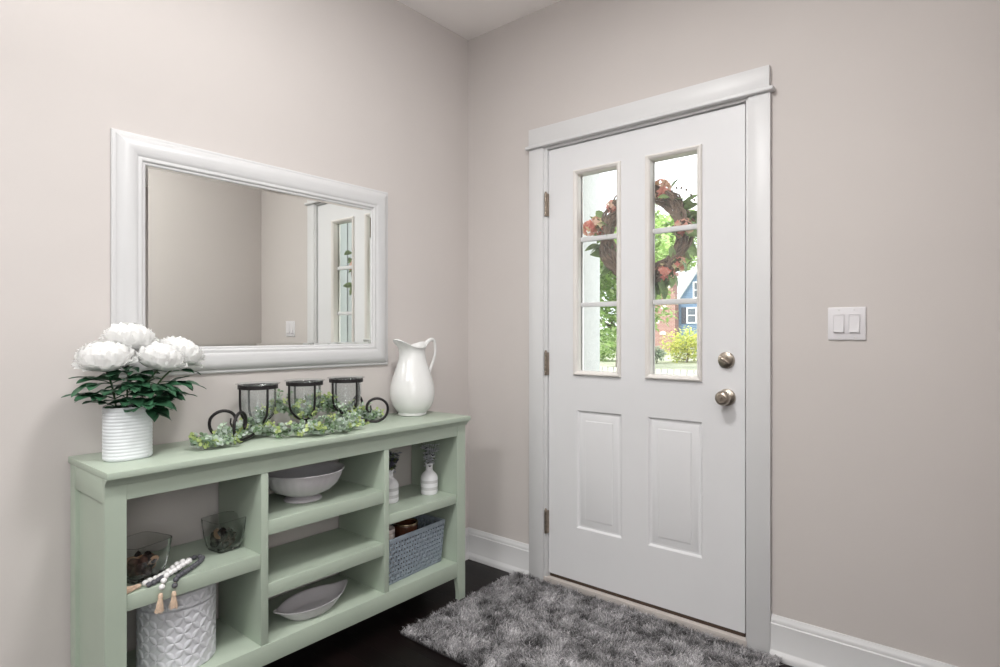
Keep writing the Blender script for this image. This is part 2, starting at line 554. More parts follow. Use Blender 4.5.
# ------------------------------------------------------------------ light switch
sw = thing('light_switch', 'white wall switch plate with two rockers right of the door', 'light switch', (1.767, 0, 1.2335))
bm = NB()
box(bm, 1.709, 1.825, -0.006, 0, 1.177, 1.291, 0.003, 3)
obj('switch_plate', bm, PLATE, sw)
for cx in (1.744, 1.790):
    bm = NB()
    rect_loops(bm, cx - 0.0175, cx + 0.0175, 1.2005, 1.2665, [(0, -0.0055), (0, -0.0080), (0.0015, -0.0085), (0.0025, -0.0065), (0.0035, -0.0065)], axis='y')
    prism(bm, [(-0.006, 1.204), (-0.0125, 1.2045), (-0.0085, 1.234), (-0.0075, 1.2625), (-0.006, 1.263)], 'x', cx - 0.0145, cx + 0.0145)
    obj('rocker', bm, PLATE, sw)
    for z in (1.186, 1.282):
        bm = NB(); ylathe(bm, [(0.0028, 0.0), (0.0028, 0.0066), (0.002, 0.0072), (0, 0.0073)], cx, z, 12, 0)
        obj('screw', bm, TRIM, sw)

# ------------------------------------------------------------------ mirror
mir = thing('wall_mirror', 'wide white framed mirror on the left wall over the console', 'mirror', (XL, -1.12, 1.055))
MY0, MY1, MZ0, MZ1 = -1.683, -0.560, 1.056, 1.855
bm = NB()
pr = [(0, 0), (0, 0.012), (0.004, 0.016), (0.010, 0.017), (0.012, 0.021), (0.020, 0.030), (0.034, 0.037), (0.048, 0.038), (0.060, 0.034), (0.068, 0.028), (0.070, 0.026), (0.074, 0.027), (0.079, 0.027), (0.082, 0.024), (0.084, 0.019), (0.089, 0.019), (0.092, 0.016), (0.093, 0.006)]
rect_loops(bm, MY0, MY1, MZ0, MZ1, [(a_ * 1.06, d_ * 0.7) for a_, d_ in pr], close=False, axis='x', base=XL)
obj('mirror_frame', bm, MFRAME, mir, 25)
bm = NB()
rect_loops(bm, MY0 + 0.09, MY1 - 0.09, MZ0 + 0.09, MZ1 - 0.09, [(0, 0.0085), (0.016, 0.0105)], axis='x', base=XL)
obj('mirror_glass', bm, SILVER, mir, 5)

# ------------------------------------------------------------------ console bookcase
CX0, CXF = 0.005, 0.310
CY0, CY1 = -1.795, -0.372
con = thing('console_bookcase', 'sage green open console bookcase against the left wall', 'bookcase', (0.16, -1.08, 0))
bm = NB(); box(bm, -0.010, 0.335, -1.797, -0.362, 0.806, 0.826, 0.002)
obj('top_board', bm, SAGE, con)
bm = NB()
cov = [(CXF, 0.785), (CXF + 0.004, 0.785), (CXF + 0.006, 0.790), (CXF + 0.011, 0.796), (CXF + 0.018, 0.803), (CXF + 0.021, 0.806), (CXF, 0.806)]
prism(bm, cov, 'y', CY0 - 0.002, CY1 + 0.006)
obj('cove_moulding', bm, SAGE, con, 50)
LW = 0.053
def leg(ya, yb, x0, x1, inner):
    bm = NB()
    # seen from the front: straight outside, the inside swells in toward the foot
    pts = []
    zs = [0.110, 0.085, 0.060, 0.035, 0.012, 0.0]
    dd = [0, 0.002, 0.007, 0.011, 0.012, 0.011]
    if inner > 0:
        poly = [(ya, 0), (ya, 0.806), (yb, 0.806)] + [(yb - d, z) for z, d in zip(zs, dd)]
    else:
        poly = [(yb, 0), (yb, 0.806), (ya, 0.806)] + [(ya + d, z) for z, d in zip(zs, dd)]
    prism(bm, poly, 'x', x0, x1)
    es = [e for e in bm.edges if e.calc_length() > 0.5]
    bmesh.ops.bevel(bm, geom=es, offset=0.0015, segments=2, affect='EDGES')
    return obj('leg', bm, SAGE, con, 30)
for (x0, x1) in ((CXF - 0.022, CXF), (CX0, CX0 + 0.045)):
    leg(CY0, CY0 + LW, x0, x1, 1)
    leg(CY1 - LW, CY1, x0, x1, -1)
IY0, IY1 = CY0 + LW, CY1 - LW
# front apron and base rail
bm = NB(); box(bm, CXF - 0.020, CXF - 0.001, IY0, IY1, 0.740, 0.806, 0.001)
obj('front_apron', bm, SAGE, con)
bm = NB(); box(bm, CXF - 0.020, CXF - 0.001, IY0, IY1, 0.106, 0.172, 0.001)
obj('base_rail', bm, SAGE, con)
bm = NB(); box(bm, CX0, CX0 + 0.018, IY0, IY1, 0.775, 0.806, 0.001)
obj('back_rail', bm, SAGE, con)
# ends: upper rail flush with the legs, recessed panel
for (ya, yb, s) in ((CY0, CY0 + 0.018, 1), (CY1 - 0.018, CY1, -1)):
    bm = NB()
    box(bm, CX0 + 0.001, CXF - 0.021, ya + (0.001 if s > 0 else 0), yb - (0 if s > 0 else 0.001), 0.737, 0.806, 0.001)
    obj('end_rail', bm, SAGE, con)
    bm = NB()
    off = 0.012
    if s > 0: box(bm, CX0 + 0.044, CXF - 0.021, CY0 + off, CY0 + LW, 0.106, 0.738, 0)
    else: box(bm, CX0 + 0.044, CXF - 0.021, CY1 - LW, CY1 - off, 0.106, 0.738, 0)
    obj('end_panel', bm, SAGE, con)
D1 = (-1.349, -1.324); D2 = (-0.837, -0.813)
for (a, b) in (D1, D2):
    bm = NB(); box(bm, CX0, CXF - 0.003, a, b, 0.172, 0.7405, 0.001)
    box(bm, CX0, CXF - 0.021, a, b, 0.735, 0.806, 0)
    obj('divider', bm, SAGE, con)
def shelf(ya, yb, z0, z1, nm='shelf', fas=0.018):
    bm = NB()
    box(bm, CX0, CXF - 0.006 - fas, ya + 0.0006, yb - 0.0006, z1 - 0.02, z1, 0)
    box(bm, CXF - 0.006 - fas, CXF - 0.005, ya + 0.0006, yb - 0.0006, z0, z1, 0.0008)
    obj(nm, bm, SAGE, con)
shelf(IY0, D1[0], 0.428, 0.474)
shelf(D1[1], D2[0], 0.530, 0.578)
shelf(D1[1], D2[0], 0.322, 0.369)
shelf(D2[1], IY1, 0.437, 0.476)
bm = NB(); box(bm, CX0, CXF - 0.002, IY0, IY1, 0.155, 0.1725, 0.001)
obj('bottom_board', bm, SAGE, con)
ZT = 0.826

# ------------------------------------------------------------------ ribbed planter and peonies
PCX, PCY = 0.158, -1.690
pl = thing('planter', 'white oval ribbed planter on the left end of the console', 'planter', (PCX, PCY, ZT))
bm = NB()
prof = [(0, 0), (0.9, 0), (0.96, 0.002)]
nr = 15
Ht = 0.157
for i in range(nr):
    for j in range(6):
        t = j / 6
        prof.append((0.985 + 0.018 * math.sin(PI * t) ** 0.7, 0.005 + (i + t) * (Ht - 0.010) / nr))
prof += [(0.985, Ht - 0.004), (1.0, Ht - 0.002), (0.99, Ht), (0.95, Ht), (0.945, Ht - 0.004), (0.93, 0.02), (0, 0.02)]
# oval: scale the radii
lathe(bm, [(r, z) for r, z in prof], 72, (PCX, PCY, ZT), 0.050, 0.0645, sq=2.3)
obj('ribbed_pot', bm, WMATTE, pl, 60)
bm = NB()
lathe(bm, [(0.93, 0.130), (0.6, 0.136), (0.0, 0.139)], 32, (PCX, PCY, ZT), 0.050, 0.0645, sq=2.3)
obj('moss_filler', bm, mat('dark_moss', (40, 50, 36), 0.95, var=0.4, scale=60), pl)

def petal(V, F, origin, az, e0, e1, L, W, rng, cup=0.3, ruf=0.1, nu=6, nv=5):
    ca, sa = math.cos(az), math.sin(az)
    b0 = len(V)
    x = z = 0.0
    ph = rng.uniform(0, 6.28)
    for j in range(nv + 1):
        t = j / nv
        e = e0 + (e1 - e0) * t
        if j:
            x += math.cos(e) * L / nv; z += math.sin(e) * L / nv
        w = W * (0.25 + 0.75 * math.sin(PI * min(1, 0.12 + 0.60 * t)))
        if j == nv: w *= 0.86
        for i in range(nu + 1):
            u = -1 + 2 * i / nu
            lift = cup * W * u * u
            rr = ruf * L * t * t * math.sin(ph + u * 5.0) + (0 if j < nv else -0.10 * L * u * u * u * u + 0.05 * L * math.sin(ph * 2 + u * 9))
            px = x - math.sin(e) * lift * 1.0 + math.cos(e) * (rr * 0.6)
            pz = z + math.cos(e) * lift + math.sin(e) * rr
            py = u * w
            V.append((origin[0] + ca * px - sa * py, origin[1] + sa * px + ca * py, origin[2] + pz))
    for j in range(nv):
        for i in range(nu):
            a = b0 + j * (nu + 1) + i
            F.append((a, a + 1, a + nu + 2, a + nu + 1))

def leaf_blade(V, F, base, d, side, up, L, W, droop, n=8, fold=0.18, wave=0.0):
    b0 = len(V)
    p = Vector(base); d = Vector(d).normalized()
    for j in range(n + 1):
        t = j / n
        w = W * (math.sin(PI * t ** 0.75) ** 0.9 if 0 < t < 1 else 0.02)
        wv = wave * W * math.sin(t * 9)
        for u in (-1, -0.5, 0, 0.5, 1):
            q = p + side * (w * u) + up * (abs(u) * w * fold + wv * abs(u) * u)
            V.append(tuple(q))
        ax = side
        d = (Matrix.Rotation(-droop / n, 3, ax) @ d)
        up = (Matrix.Rotation(-droop / n, 3, ax) @ up)
        p = p + d * (L / n)
    for j in range(n):
        for i in range(4):
            a = b0 + j * 5 + i
            F.append((a, a + 1, a + 6, a + 5))

def frame_of(d):
    d = Vector(d).normalized()
    side = d.cross(Vector((0, 0, 1)))
    if side.length < 1e-4: side = Vector((1, 0, 0))
    side.normalize()
    up = side.cross(d).normalized()
    return d, side, up

def peony(label, head, tilt, R, foot, leaves, seed):
    rng = random.Random(seed)
    t = thing('peony', label, 'flower', foot, 'white peonies in the ribbed planter')
    head = Vector(head); foot = Vector(foot)
    mid = (foot + head) / 2 + Vector((0, 0, 0.012)) + (foot - head) * 0.06
    bm = NB()
    cv = smooth_curve([foot, mid, head - Vector((0, 0, R * 0.5))], 8)
    tube(bm, cv, 0.0028, 8)
    obj('stem', bm, STEM, t)
    # bloom
    V, F = [], []
    # shells of cupped petals round a flattened ball, each with a ruffled, rounded tip
    layers = [(9, 1.00, 2.5, 1.72, 0.46, 0.20), (10, 0.97, 2.3, 1.42, 0.42, 0.14), (10, 0.93, 2.1, 1.16, 0.42, 0.12), (10, 0.90, 1.9, 0.92, 0.42, 0.12), (9, 0.88, 1.6, 0.68, 0.46, 0.12), (8, 0.86, 1.3, 0.46, 0.55, 0.12), (7, 0.84, 1.1, 0.24, 0.70, 0.12), (5, 0.82, 0.9, 0.02, 0.9, 0.12)]
    for k, (n, rk, th0, th1, hw, fl) in enumerate(layers):
        for i in range(n):
            az = 2 * PI * (i + 0.5 * (k % 2) + rng.uniform(-0.22, 0.22)) / n
            t1 = th1 + rng.uniform(-0.14, 0.14); ph = rng.uniform(0, 6.28); rk2 = rk * rng.uniform(0.95, 1.04); fl2 = fl * rng.uniform(0.5, 1.4)
            b0 = len(V); nu, nv = 12, 7
            for jv in range(nv + 1):
                tv = jv / nv
                for iu in range(nu + 1):
                    u = -1 + 2 * iu / nu
                    th = th0 + (t1 - th0) * tv * (1 - 0.16 * u ** 4 - 0.05 * (0.5 + 0.5 * math.sin(ph * 3 + u * 7)) * tv)
                    half = hw * (0.45 + 0.55 * math.sin(PI * min(1, 0.2 + 0.42 * tv))) / max(0.42, math.sin(max(0.3, th)))
                    r = R * rk2 * (1 + fl2 * tv ** 4 - 0.05 * (1 - u * u) * 0 + 0.055 * tv ** 2 * math.sin(ph + u * 6.0) + 0.035 * tv ** 2 * math.sin(ph * 2 + u * 13.0) + 0.04 * u * u * tv)
                    a = az + u * half * 0.9
                    V.append((r * math.sin(th) * math.cos(a), r * math.sin(th) * math.sin(a), 0.68 * r * math.cos(th)))
            for jv in range(nv):
                for iu in range(nu):
                    a = b0 + jv * (nu + 1) + iu
                    F.append((a, a + 1, a + nu + 2, a + nu + 1))
    M = Matrix.Translation(head) @ Matrix.Rotation(tilt[1], 4, 'Y') @ Matrix.Rotation(tilt[0], 4, 'X')
    V = [tuple(M @ Vector(v)) for v in V]
    np_mesh('bloom', V, F, PETAL, t, [rgb(*(lambda k: (k, k, k - 1))(248 + 5 * noise.noise(Vector(v) * 40))) for v in V])
    V, F = [], []
    for i in range(5):
        az = i * 2 * PI / 5 + 0.3
        petal(V, F, (0, 0, -R * 0.54), az, -0.1, 0.9, R * 0.85, R * 0.20, rng, 0.2, 0.02)
    V = [tuple(M @ Vector(v)) for v in V]
    np_mesh('sepals', V, F, LEAF, t)
    leaves = list(leaves)
    for k in range(7):
        a = rng.uniform(-2.2, 1.9)
        leaves.append((rng.uniform(0.05, 0.62), (math.cos(a), math.sin(a), rng.uniform(-0.1, 0.8)), rng.uniform(0.085, 0.120)))
    # compound leaves along the stem
    for (tt, d, L) in leaves:
        V, F = [], []
        b = cv[int(tt * (len(cv) - 1))]
        d, side, up = frame_of(d)
        bmx = NB()
        k = b + d * L * 0.35
        tube(bmx, [b, b + d * L * 0.18 + up * 0.002, k], 0.0015, 6)
        for ang, s in ((0, 1.0), (0.75, 0.8), (-0.75, 0.8)):
            Rm = Matrix.Rotation(ang, 3, up)
            leaf_blade(V, F, k, Rm @ d, Rm @ side, up, L * 0.75 * s, L * 0.235 * s, rng.uniform(0.4, 0.9), wave=0.08)
        bmx.verts.ensure_lookup_table()
        n0 = len(V)
        bmx.verts.index_update()
        V += [tuple(v.co) for v in bmx.verts]
        F += [tuple(n0 + v.index for v in f.verts) for f in bmx.faces]
        bmx.free()
        np_mesh('leaf', V, F, LEAF, t)

zt = ZT + 0.125
peony('white peony at the left of the bunch, lying low over the planter rim', (0.165, -1.752, 1.134), (0.15, 0.2), 0.066, (PCX - 0.004, PCY - 0.025, zt),
      [(0.35, (0.45, -1, 0.30), 0.115), (0.6, (0.2, -1, 0.05), 0.105), (0.45, (1, -0.6, 0.1), 0.085), (0.2, (0.2, -0.9, 0.5), 0.09)], 11)
peony('white peony standing highest of the bunch, its bloom against the mirror frame', (0.118, -1.672, 1.190), (-0.1, 0.15), 0.063, (PCX - 0.012, PCY, zt),
      [(0.35, (1, 0.25, 0.45), 0.10), (0.5, (0.6, 0.9, 0.35), 0.10), (0.65, (1, -0.4, 0.2), 0.085), (0.3, (-0.6, -0.6, 0.4), 0.08), (0.45, (1, 0.0, 0.0), 0.09)], 12)
peony('white peony in the middle of the bunch, leaning toward the candle holder', (0.175, -1.606, 1.130), (-0.2, 0.2), 0.064, (PCX + 0.008, PCY + 0.015, zt),
      [(0.25, (1, 0.35, 0.05), 0.125), (0.45, (0.7, 1, 0.1), 0.11), (0.35, (1, -0.1, 0.35), 0.095), (0.6, (0.9, 0.5, -0.2), 0.10), (0.2, (0.9, 0.9, -0.35), 0.10)], 13)
peony('white peony at the right of the bunch, farthest over the console', (0.125, -1.524, 1.142), (-0.45, 0.15), 0.064, (PCX, PCY + 0.034, zt),
      [(0.3, (0.3, 1, 0.25), 0.125), (0.5, (0.5, 1, 0.0), 0.125), (0.3, (0.8, 0.7, 0.5), 0.10), (0.7, (0.2, 1, 0.2), 0.09)], 14)

# ------------------------------------------------------------------ candle holder
HX = 0.100
HUBS = [(-1.250, 0.852), (-1.060, 0.862), (-0.868, 0.866)]
RZ = 1.014
ch = thing('candle_holder', 'black iron scroll candle holder with three cages on the console top', 'candle holder', (HX, -1.06, ZT))
bm = NB()
ZB = ZT + 0.0055
yv = [h[0] for h in HUBS]
for (a, b) in ((0, 1), (1, 2)):
    ya, za = HUBS[a]; yb, zb = HUBS[b]
    m_ = (ya + yb) / 2
    tube(bm, smooth_curve([(HX, ya, za), (HX, ya + 0.03, za - 0.010), (HX, m_ - 0.03, ZB), (HX, m_ + 0.03, ZB), (HX, yb - 0.03, zb - 0.012), (HX, yb, zb)], 6), 0.0045, 8)
obj('base_bar', bm, IRON, ch)
def scroll(hub, d2, dist, R, name='scroll'):
    """arm leaves the hub, runs low, then rolls up and back into a spiral"""
    d = Vector((d2[0], d2[1], 0)).normalized()
    o = Vector((HX, hub[0], 0))
    pts = [(0.0, hub[1]), (dist * 0.35, hub[1] - 0.012), (dist * 0.75, ZB + 0.003), (dist, ZB)]
    c = (dist, ZB + R)
    N = 26
    for i in range(1, N + 1):
        a = -PI / 2 + i / N * (PI * 1.75)
        f = i / N
        r = R * (1 - 0.50 * max(0, f - 0.35) / 0.65)
        cc = (c[0] - R * 0.12 * max(0, f - 0.4), c[1] + R * 0.10 * max(0, f - 0.4))
        pts.append((cc[0] + r * math.cos(a), cc[1] + r * math.sin(a)))
    e = pts[-1]
    pts += [(e[0] + R * 0.10, e[1] + R * 0.28), (e[0] + R * 0.06, e[1] + R * 0.60)]
    cv = [o + d * p[0] + Vector((0, 0, p[1])) for p in pts]
    cv = smooth_curve(cv[:4], 5)[:-1] + cv[3:]
    rr = [0.0054] * len(cv)
    for k in range(1, 7): rr[-k] = 0.002 + 0.00045 * k
    b = NB(); tube(b, cv, rr, 8)
    obj(name, b, IRON, ch)
scroll(HUBS[0], (0.62, -0.78), 0.132, 0.054)
scroll(HUBS[0], (-0.36, -0.90), 0.108, 0.051)
scroll(HUBS[2], (0.55, 0.80), 0.118, 0.052)
scroll(HUBS[2], (-0.45, 0.85), 0.100, 0.054)
RR = 0.066
def cage(hub, rot):
    y, hz = hub
    bm = NB()
    lathe(bm, [(RR, RZ - 0.014), (RR + 0.0025, RZ - 0.014), (RR + 0.0025, RZ), (RR, RZ), (RR - 0.0015, RZ - 0.007), (RR, RZ - 0.014)], 48, (HX, y, 0))
    obj('ring', bm, IRON, ch)
    for k in range(4):
        a = rot + k * PI / 2
        pr = [(RR + 0.001, RZ - 0.006), (RR + 0.001, RZ - 0.045), (RR, RZ - 0.080), (RR * 0.90, RZ - 0.108), (RR * 0.62, RZ - 0.130), (RR * 0.25, hz + 0.005), (0.0, hz)]
        cv = smooth_curve([(HX + math.cos(a) * r, y + math.sin(a) * r, z) for r, z in pr], 6)
        b = NB(); tube(b, cv, 0.0042, 8)
        obj('upright', b, IRON, ch)
    b = NB(); ball(b, (HX, y, hz), 0.009, 2, (1, 1, 0.8)); obj('hub', b, IRON, ch)
for i, h in enumerate(HUBS): cage(h, (0.0, 0.02, 0.05)[i])
cup_names = ['clear glass cup in the first cage, nearest the white flowers', 'clear glass cup in the middle cage of the iron holder', 'clear glass cup in the cage nearest the white pitcher']
cup0 = None
for i, (y, hz) in enumerate(HUBS):
    base = HUBS[0][1] + 0.016
    if cup0 is None:
        bm = NB()
        r = RR - 0.0045
        zz = RZ + 0.002
        prof = [(0, zz - 0.134), (0.028, zz - 0.131), (0.047, zz - 0.119), (r - 0.006, zz - 0.098), (r - 0.001, zz - 0.07), (r, zz - 0.03), (r, zz - 0.004), (r + 0.004, zz), (r + 0.0145, zz + 0.002), (r + 0.0145, zz + 0.004), (r + 0.003, zz + 0.003), (r - 0.003, zz - 0.003), (r - 0.003, zz - 0.06), (r - 0.005, zz - 0.09), (0.043, zz - 0.114), (0.02, zz - 0.124), (0, zz - 0.125)]
        lathe(bm, prof, 60, (HX, y, 0), rf=lambda a, i: 1 + (0.006 * math.cos(12 * a) if 2 <= i <= 6 else 0))
        bmesh.ops.translate(bm, verts=bm.verts, vec=(-HX, -y, -zz))
        cup0 = obj('glass_cup', bm, CGLASS, None, 50)
        c = cup0
    else:
        c = cup0.copy(); C.objects.link(c)
    c.location = (HX, y, RZ + 0.002)
    tag(c, cup_names[i], 'glass cup', 'glass cups in the candle holder')

# ------------------------------------------------------------------ eucalyptus garland
def garland():
    rng = random.Random(5)
    g = thing('garland', 'eucalyptus garland wound along the candle holder on the console top', 'garland', (0.15, -1.05, ZT))
    spines = [[(0.130, -1.525, 0.840), (0.195, -1.490, 0.843), (0.200, -1.440, 0.846), (0.135, -1.370, 0.846), (0.110, -1.300, 0.842), (0.185, -1.205, 0.845), (0.250, -1.140, 0.848), (0.275, -1.080, 0.848), (0.270, -1.010, 0.848), (0.230, -0.950, 0.848), (0.165, -0.900, 0.850), (0.110, -0.820, 0.846), (0.085, -0.740, 0.843), (0.070, -0.680, 0.842)],
              [(0.090, -1.310, 0.845), (0.060, -1.215, 0.880), (0.055, -1.155, 0.915), (0.090, -1.050, 0.880), (0.075, -0.985, 0.915), (0.065, -0.945, 0.910), (0.050, -0.850, 0.865), (0.060, -0.780, 0.850)]]
    bm = NB()
    V, F, cols = [], [], []
    def add_leaf(p, d, r, c):
        d, s, u = frame_of(d)
        tw = rng.uniform(-1.2, 1.2)
        s, u = s * math.cos(tw) + u * math.sin(tw), u * math.cos(tw) - s * math.sin(tw)
        b0 = len(V)
        p = Vector(p)
        ring = [(0.0, 0), (0.5, 0.62), (1.15, 0.92), (1.75, 0.62), (2.0, 0), (1.75, -0.62), (1.15, -0.92), (0.5, -0.62)]
        V.append(tuple(p + d * r * 1.05 - u * r * 0.16)); cols.append(c)
        for a, b in ring:
            q = p + d * (a * r) + s * (b * r)
            if q.z < ZT + 0.002: q.z = ZT + 0.002
            if q.x < 0.0: q.x = 0.0
            V.append(tuple(q)); cols.append(tuple(min(1, k * 1.08) for k in c[:3]) + (1,))
        for k in range(8): F.append((b0, b0 + 1 + k, b0 + 1 + (k + 1) % 8))
    pal = [rgb(184, 202, 182), rgb(160, 182, 152), rgb(204, 216, 206), rgb(198, 212, 146), rgb(182, 200, 132), rgb(130, 156, 120), rgb(208, 218, 212)]
    for si, sp in enumerate(spines):
        cv = smooth_curve(sp, 8)
        tube(bm, cv[5:-3], 0.0020, 6)
        nsp = 130 if si == 0 else 110
        for k in range(nsp):
            f = rng.random()
            i = min(int(f * (len(cv) - 1)), len(cv) - 2)
            p = cv[i].lerp(cv[i + 1], rng.random())
            tn = (cv[i + 1] - cv[i]).normalized()
            d = tn * rng.uniform(-0.5, 0.9) + Vector((rng.uniform(-1, 1), rng.uniform(-0.6, 0.6), rng.uniform(0.0, 0.95 if si == 0 else 1.3)))
            edge = min(1, 5 * min(f, 1 - f) + 0.35)
            L = rng.uniform(0.035, 0.075) * (edge if si == 0 else 1)
            d.normalize()
            q = p.copy(); path = [q.copy()]
            n = rng.randint(6, 9)
            young = rng.random() < 0.42
            for j in range(n):
                q = q + d * (L / n); d = (d + Vector((rng.uniform(-.15, .15), rng.uniform(-.15, .15), -0.10))).normalized()
                q.z = max(q.z, ZT + 0.004); q.x = min(max(q.x, 0.008), 0.315)
                path.append(q.copy())
                c = rng.choice(pal[3:5] if young and j > n // 2 else (pal[:3] + pal[5:]))
                sh = rng.uniform(0.8, 1.15)
                c = (c[0] * sh, c[1] * sh, c[2] * sh, 1)
                r = rng.uniform(0.0072, 0.0115) * (1 - 0.35 * j / n)
                sd = d.cross(Vector((rng.uniform(-1, 1), rng.uniform(-1, 1), rng.uniform(-1, 1)))).normalized()
                add_leaf(q, sd + d * 0.4, r, c)
                add_leaf(q, -sd + d * 0.4, r, c)
            tube(bm, path, 0.0009, 4)
    obj('vine', bm, STEM, g)
    o = np_mesh('leaves', V, F, EUC, g, cols)
garland()

# ------------------------------------------------------------------ pitcher
PX, PY = 0.103, -0.507
pit = thing('pitcher', 'glossy white ceramic pitcher on the right end of the console', 'pitcher', (PX, PY, ZT))
def pitcher():
    n = 72
    prof = [(0.0, 0.0), (0.058, 0.0), (0.064, 0.003), (0.065, 0.010), (0.064, 0.014), (0.077, 0.026), (0.092, 0.050), (0.100, 0.078), (0.102, 0.105), (0.099, 0.135), (0.090, 0.170), (0.079, 0.205), (0.069, 0.235), (0.0615, 0.262), (0.0575, 0.285), (0.057, 0.300), (0.060, 0.313), (0.064, 0.322)]
    bm = NB()
    rings = []
    def ring(r, z, t, w):
        # t: 0 at the neck .. 1 at the lip; spout toward -Y, low rim by the handle (+Y)
        out = []
        for k in range(n):
            a = 2 * PI * k / n
            ca, sa = math.cos(a), math.sin(a)
            sp = max(0, -sa)
            f = sp ** 5
            rr = (r - w) * (1 + t * 0.62 * f + t * 0.06 * (1 - sp))
            zz = z + t * (0.024 * f - 0.012 * (1 - f) * (0.5 - 0.5 * sa) * 0 + 0.0 ) - t * 0.014 * math.cos(a) ** 2 + t * 0.012 * max(0, sa) ** 2
            out.append(bm.verts.new((PX + ca * rr, PY + sa * rr, ZT + zz)))
        return out
    for r, z in prof[1:]:
        t = max(0, (z - 0.262) / 0.060)
        rings.append(ring(r, z, t * t, 0))
    rings.append(ring(0.065, 0.325, 1.0, 0.0015))
    rings.append(ring(0.064, 0.3245, 1.0, 0.004))
    for r, z in prof[:9:-1]:
        t = max(0, (z - 0.262) / 0.060)
        rings.append(ring(r, z, t * t, 0.0055))
    for a, b in zip(rings, rings[1:]):
        for k in range(n):
            l = (k + 1) % n
            bm.faces.new((a[k], a[l], b[l], b[k]))
    bm.faces.new(rings[0][::-1]); bm.faces.new(rings[-1])
    obj('pitcher_body', bm, WCER, pit, 50)
    bm = NB()
    h = [(0, 0.062, 0.312), (0, 0.076, 0.326), (0, 0.090, 0.341), (0, 0.108, 0.346), (0, 0.122, 0.336), (0, 0.129, 0.310), (0, 0.127, 0.275), (0, 0.118, 0.240), (0, 0.106, 0.208), (0, 0.097, 0.182), (0, 0.0915, 0.160), (0, 0.0915, 0.145)]
    cv = smooth_curve([(PX + p[0], PY + p[1] + 0.016 * max(0.0, min(1.0, (p[2] - 0.15) / 0.12)) * min(1.0, (p[1] - 0.062) / 0.03) if p[1] > 0.062 else PY + p[1], ZT + p[2]) for p in h], 6)
    m = len(cv)
    tube(bm, cv, [0.0085 + 0.002 * math.cos(2 * PI * i / m) for i in range(m)], 14, flat=1.0)
    obj('handle', bm, WCER, pit, 60)
pitcher()

# ------------------------------------------------------------------ glass bowls of dried pods
SH1 = 0.474
def square_bowl(cx, cy, s, h, rot, label, seed):
    t = thing('glass_bowl', label, 'glass bowl', (cx, cy, SH1), 'square glass bowls on the left shelf')
    bm = NB()
    pr = [(0, 0.0), (0.60, 0.0), (0.70, 0.004), (0.80, 0.022), (0.90, 0.06), (0.97, 0.10), (1.0, 0.118), (1.0, 0.121), (0.96, 0.121), (0.925, 0.10), (0.855, 0.06), (0.76, 0.026), (0.66, 0.012), (0, 0.010)]
    lathe(bm, [(r * s, z / 0.121 * h) for r, z in pr], 64, (cx, cy, SH1), sq=6, rot=rot)
    obj('bowl', bm, BGLASS, t, 60)
    rng = random.Random(seed)
    V, F, cols = [], [], []
    pal = [rgb(38, 28, 26), rgb(52, 36, 32), rgb(28, 22, 22), rgb(66, 46, 38)]
    for k in range(60):
        rr = 0.56 * s * math.sqrt(rng.random()); a = rng.uniform(0, 6.28)
        z = 0.011 + 0.012 + rng.uniform(0, 0.036)
        q = Vector((cx + rr * math.cos(a), cy + rr * math.sin(a), SH1 + z))
        b = NB()
        kind = rng.random()
        if kind < 0.7:
            bmesh.ops.create_icosphere(b, subdivisions=2, radius=rng.uniform(0.008, 0.014))
            for v in b.verts: v.co *= 1 + 0.25 * noise.noise(v.co * 160 + Vector((k, 0, 0)))
            c = rng.choice(pal)
        else:
            bmesh.ops.create_icosphere(b, subdivisions=2, radius=rng.uniform(0.012, 0.017))
            for v in b.verts:
                v.co.z *= 0.28; v.co.z += 6 * (v.co.x ** 2)
            c = rng.choice([rgb(120, 92, 70), rgb(58, 40, 34), rgb(158, 130, 106)])
        M = Matrix.Rotation(rng.uniform(0, 6), 4, 'X') @ Matrix.Rotation(rng.uniform(0, 6), 4, 'Y')
        n0 = len(V)
        b.verts.index_update()
        for v in b.verts:
            V.append(tuple(q + (M @ v.co))); cols.append(c)
        F += [tuple(n0 + v.index for v in f.verts) for f in b.faces]
        b.free()
    o = np_mesh('potpourri', V, F, POTP, None, cols)
    tag(o, ('dark dried pods filling the glass bowl beside the bead strands' if seed == 1 else 'dark dried pods filling the smaller glass bowl by the divider'), 'potpourri', None, 'stuff')
square_bowl(0.205, -1.672, 0.066, 0.112, 0.30, 'square glass bowl of dark pods behind the bead strands', 1)
square_bowl(0.160, -1.402, 0.057, 0.106, 0.12, 'square glass bowl of dark pods beside the divider', 2)

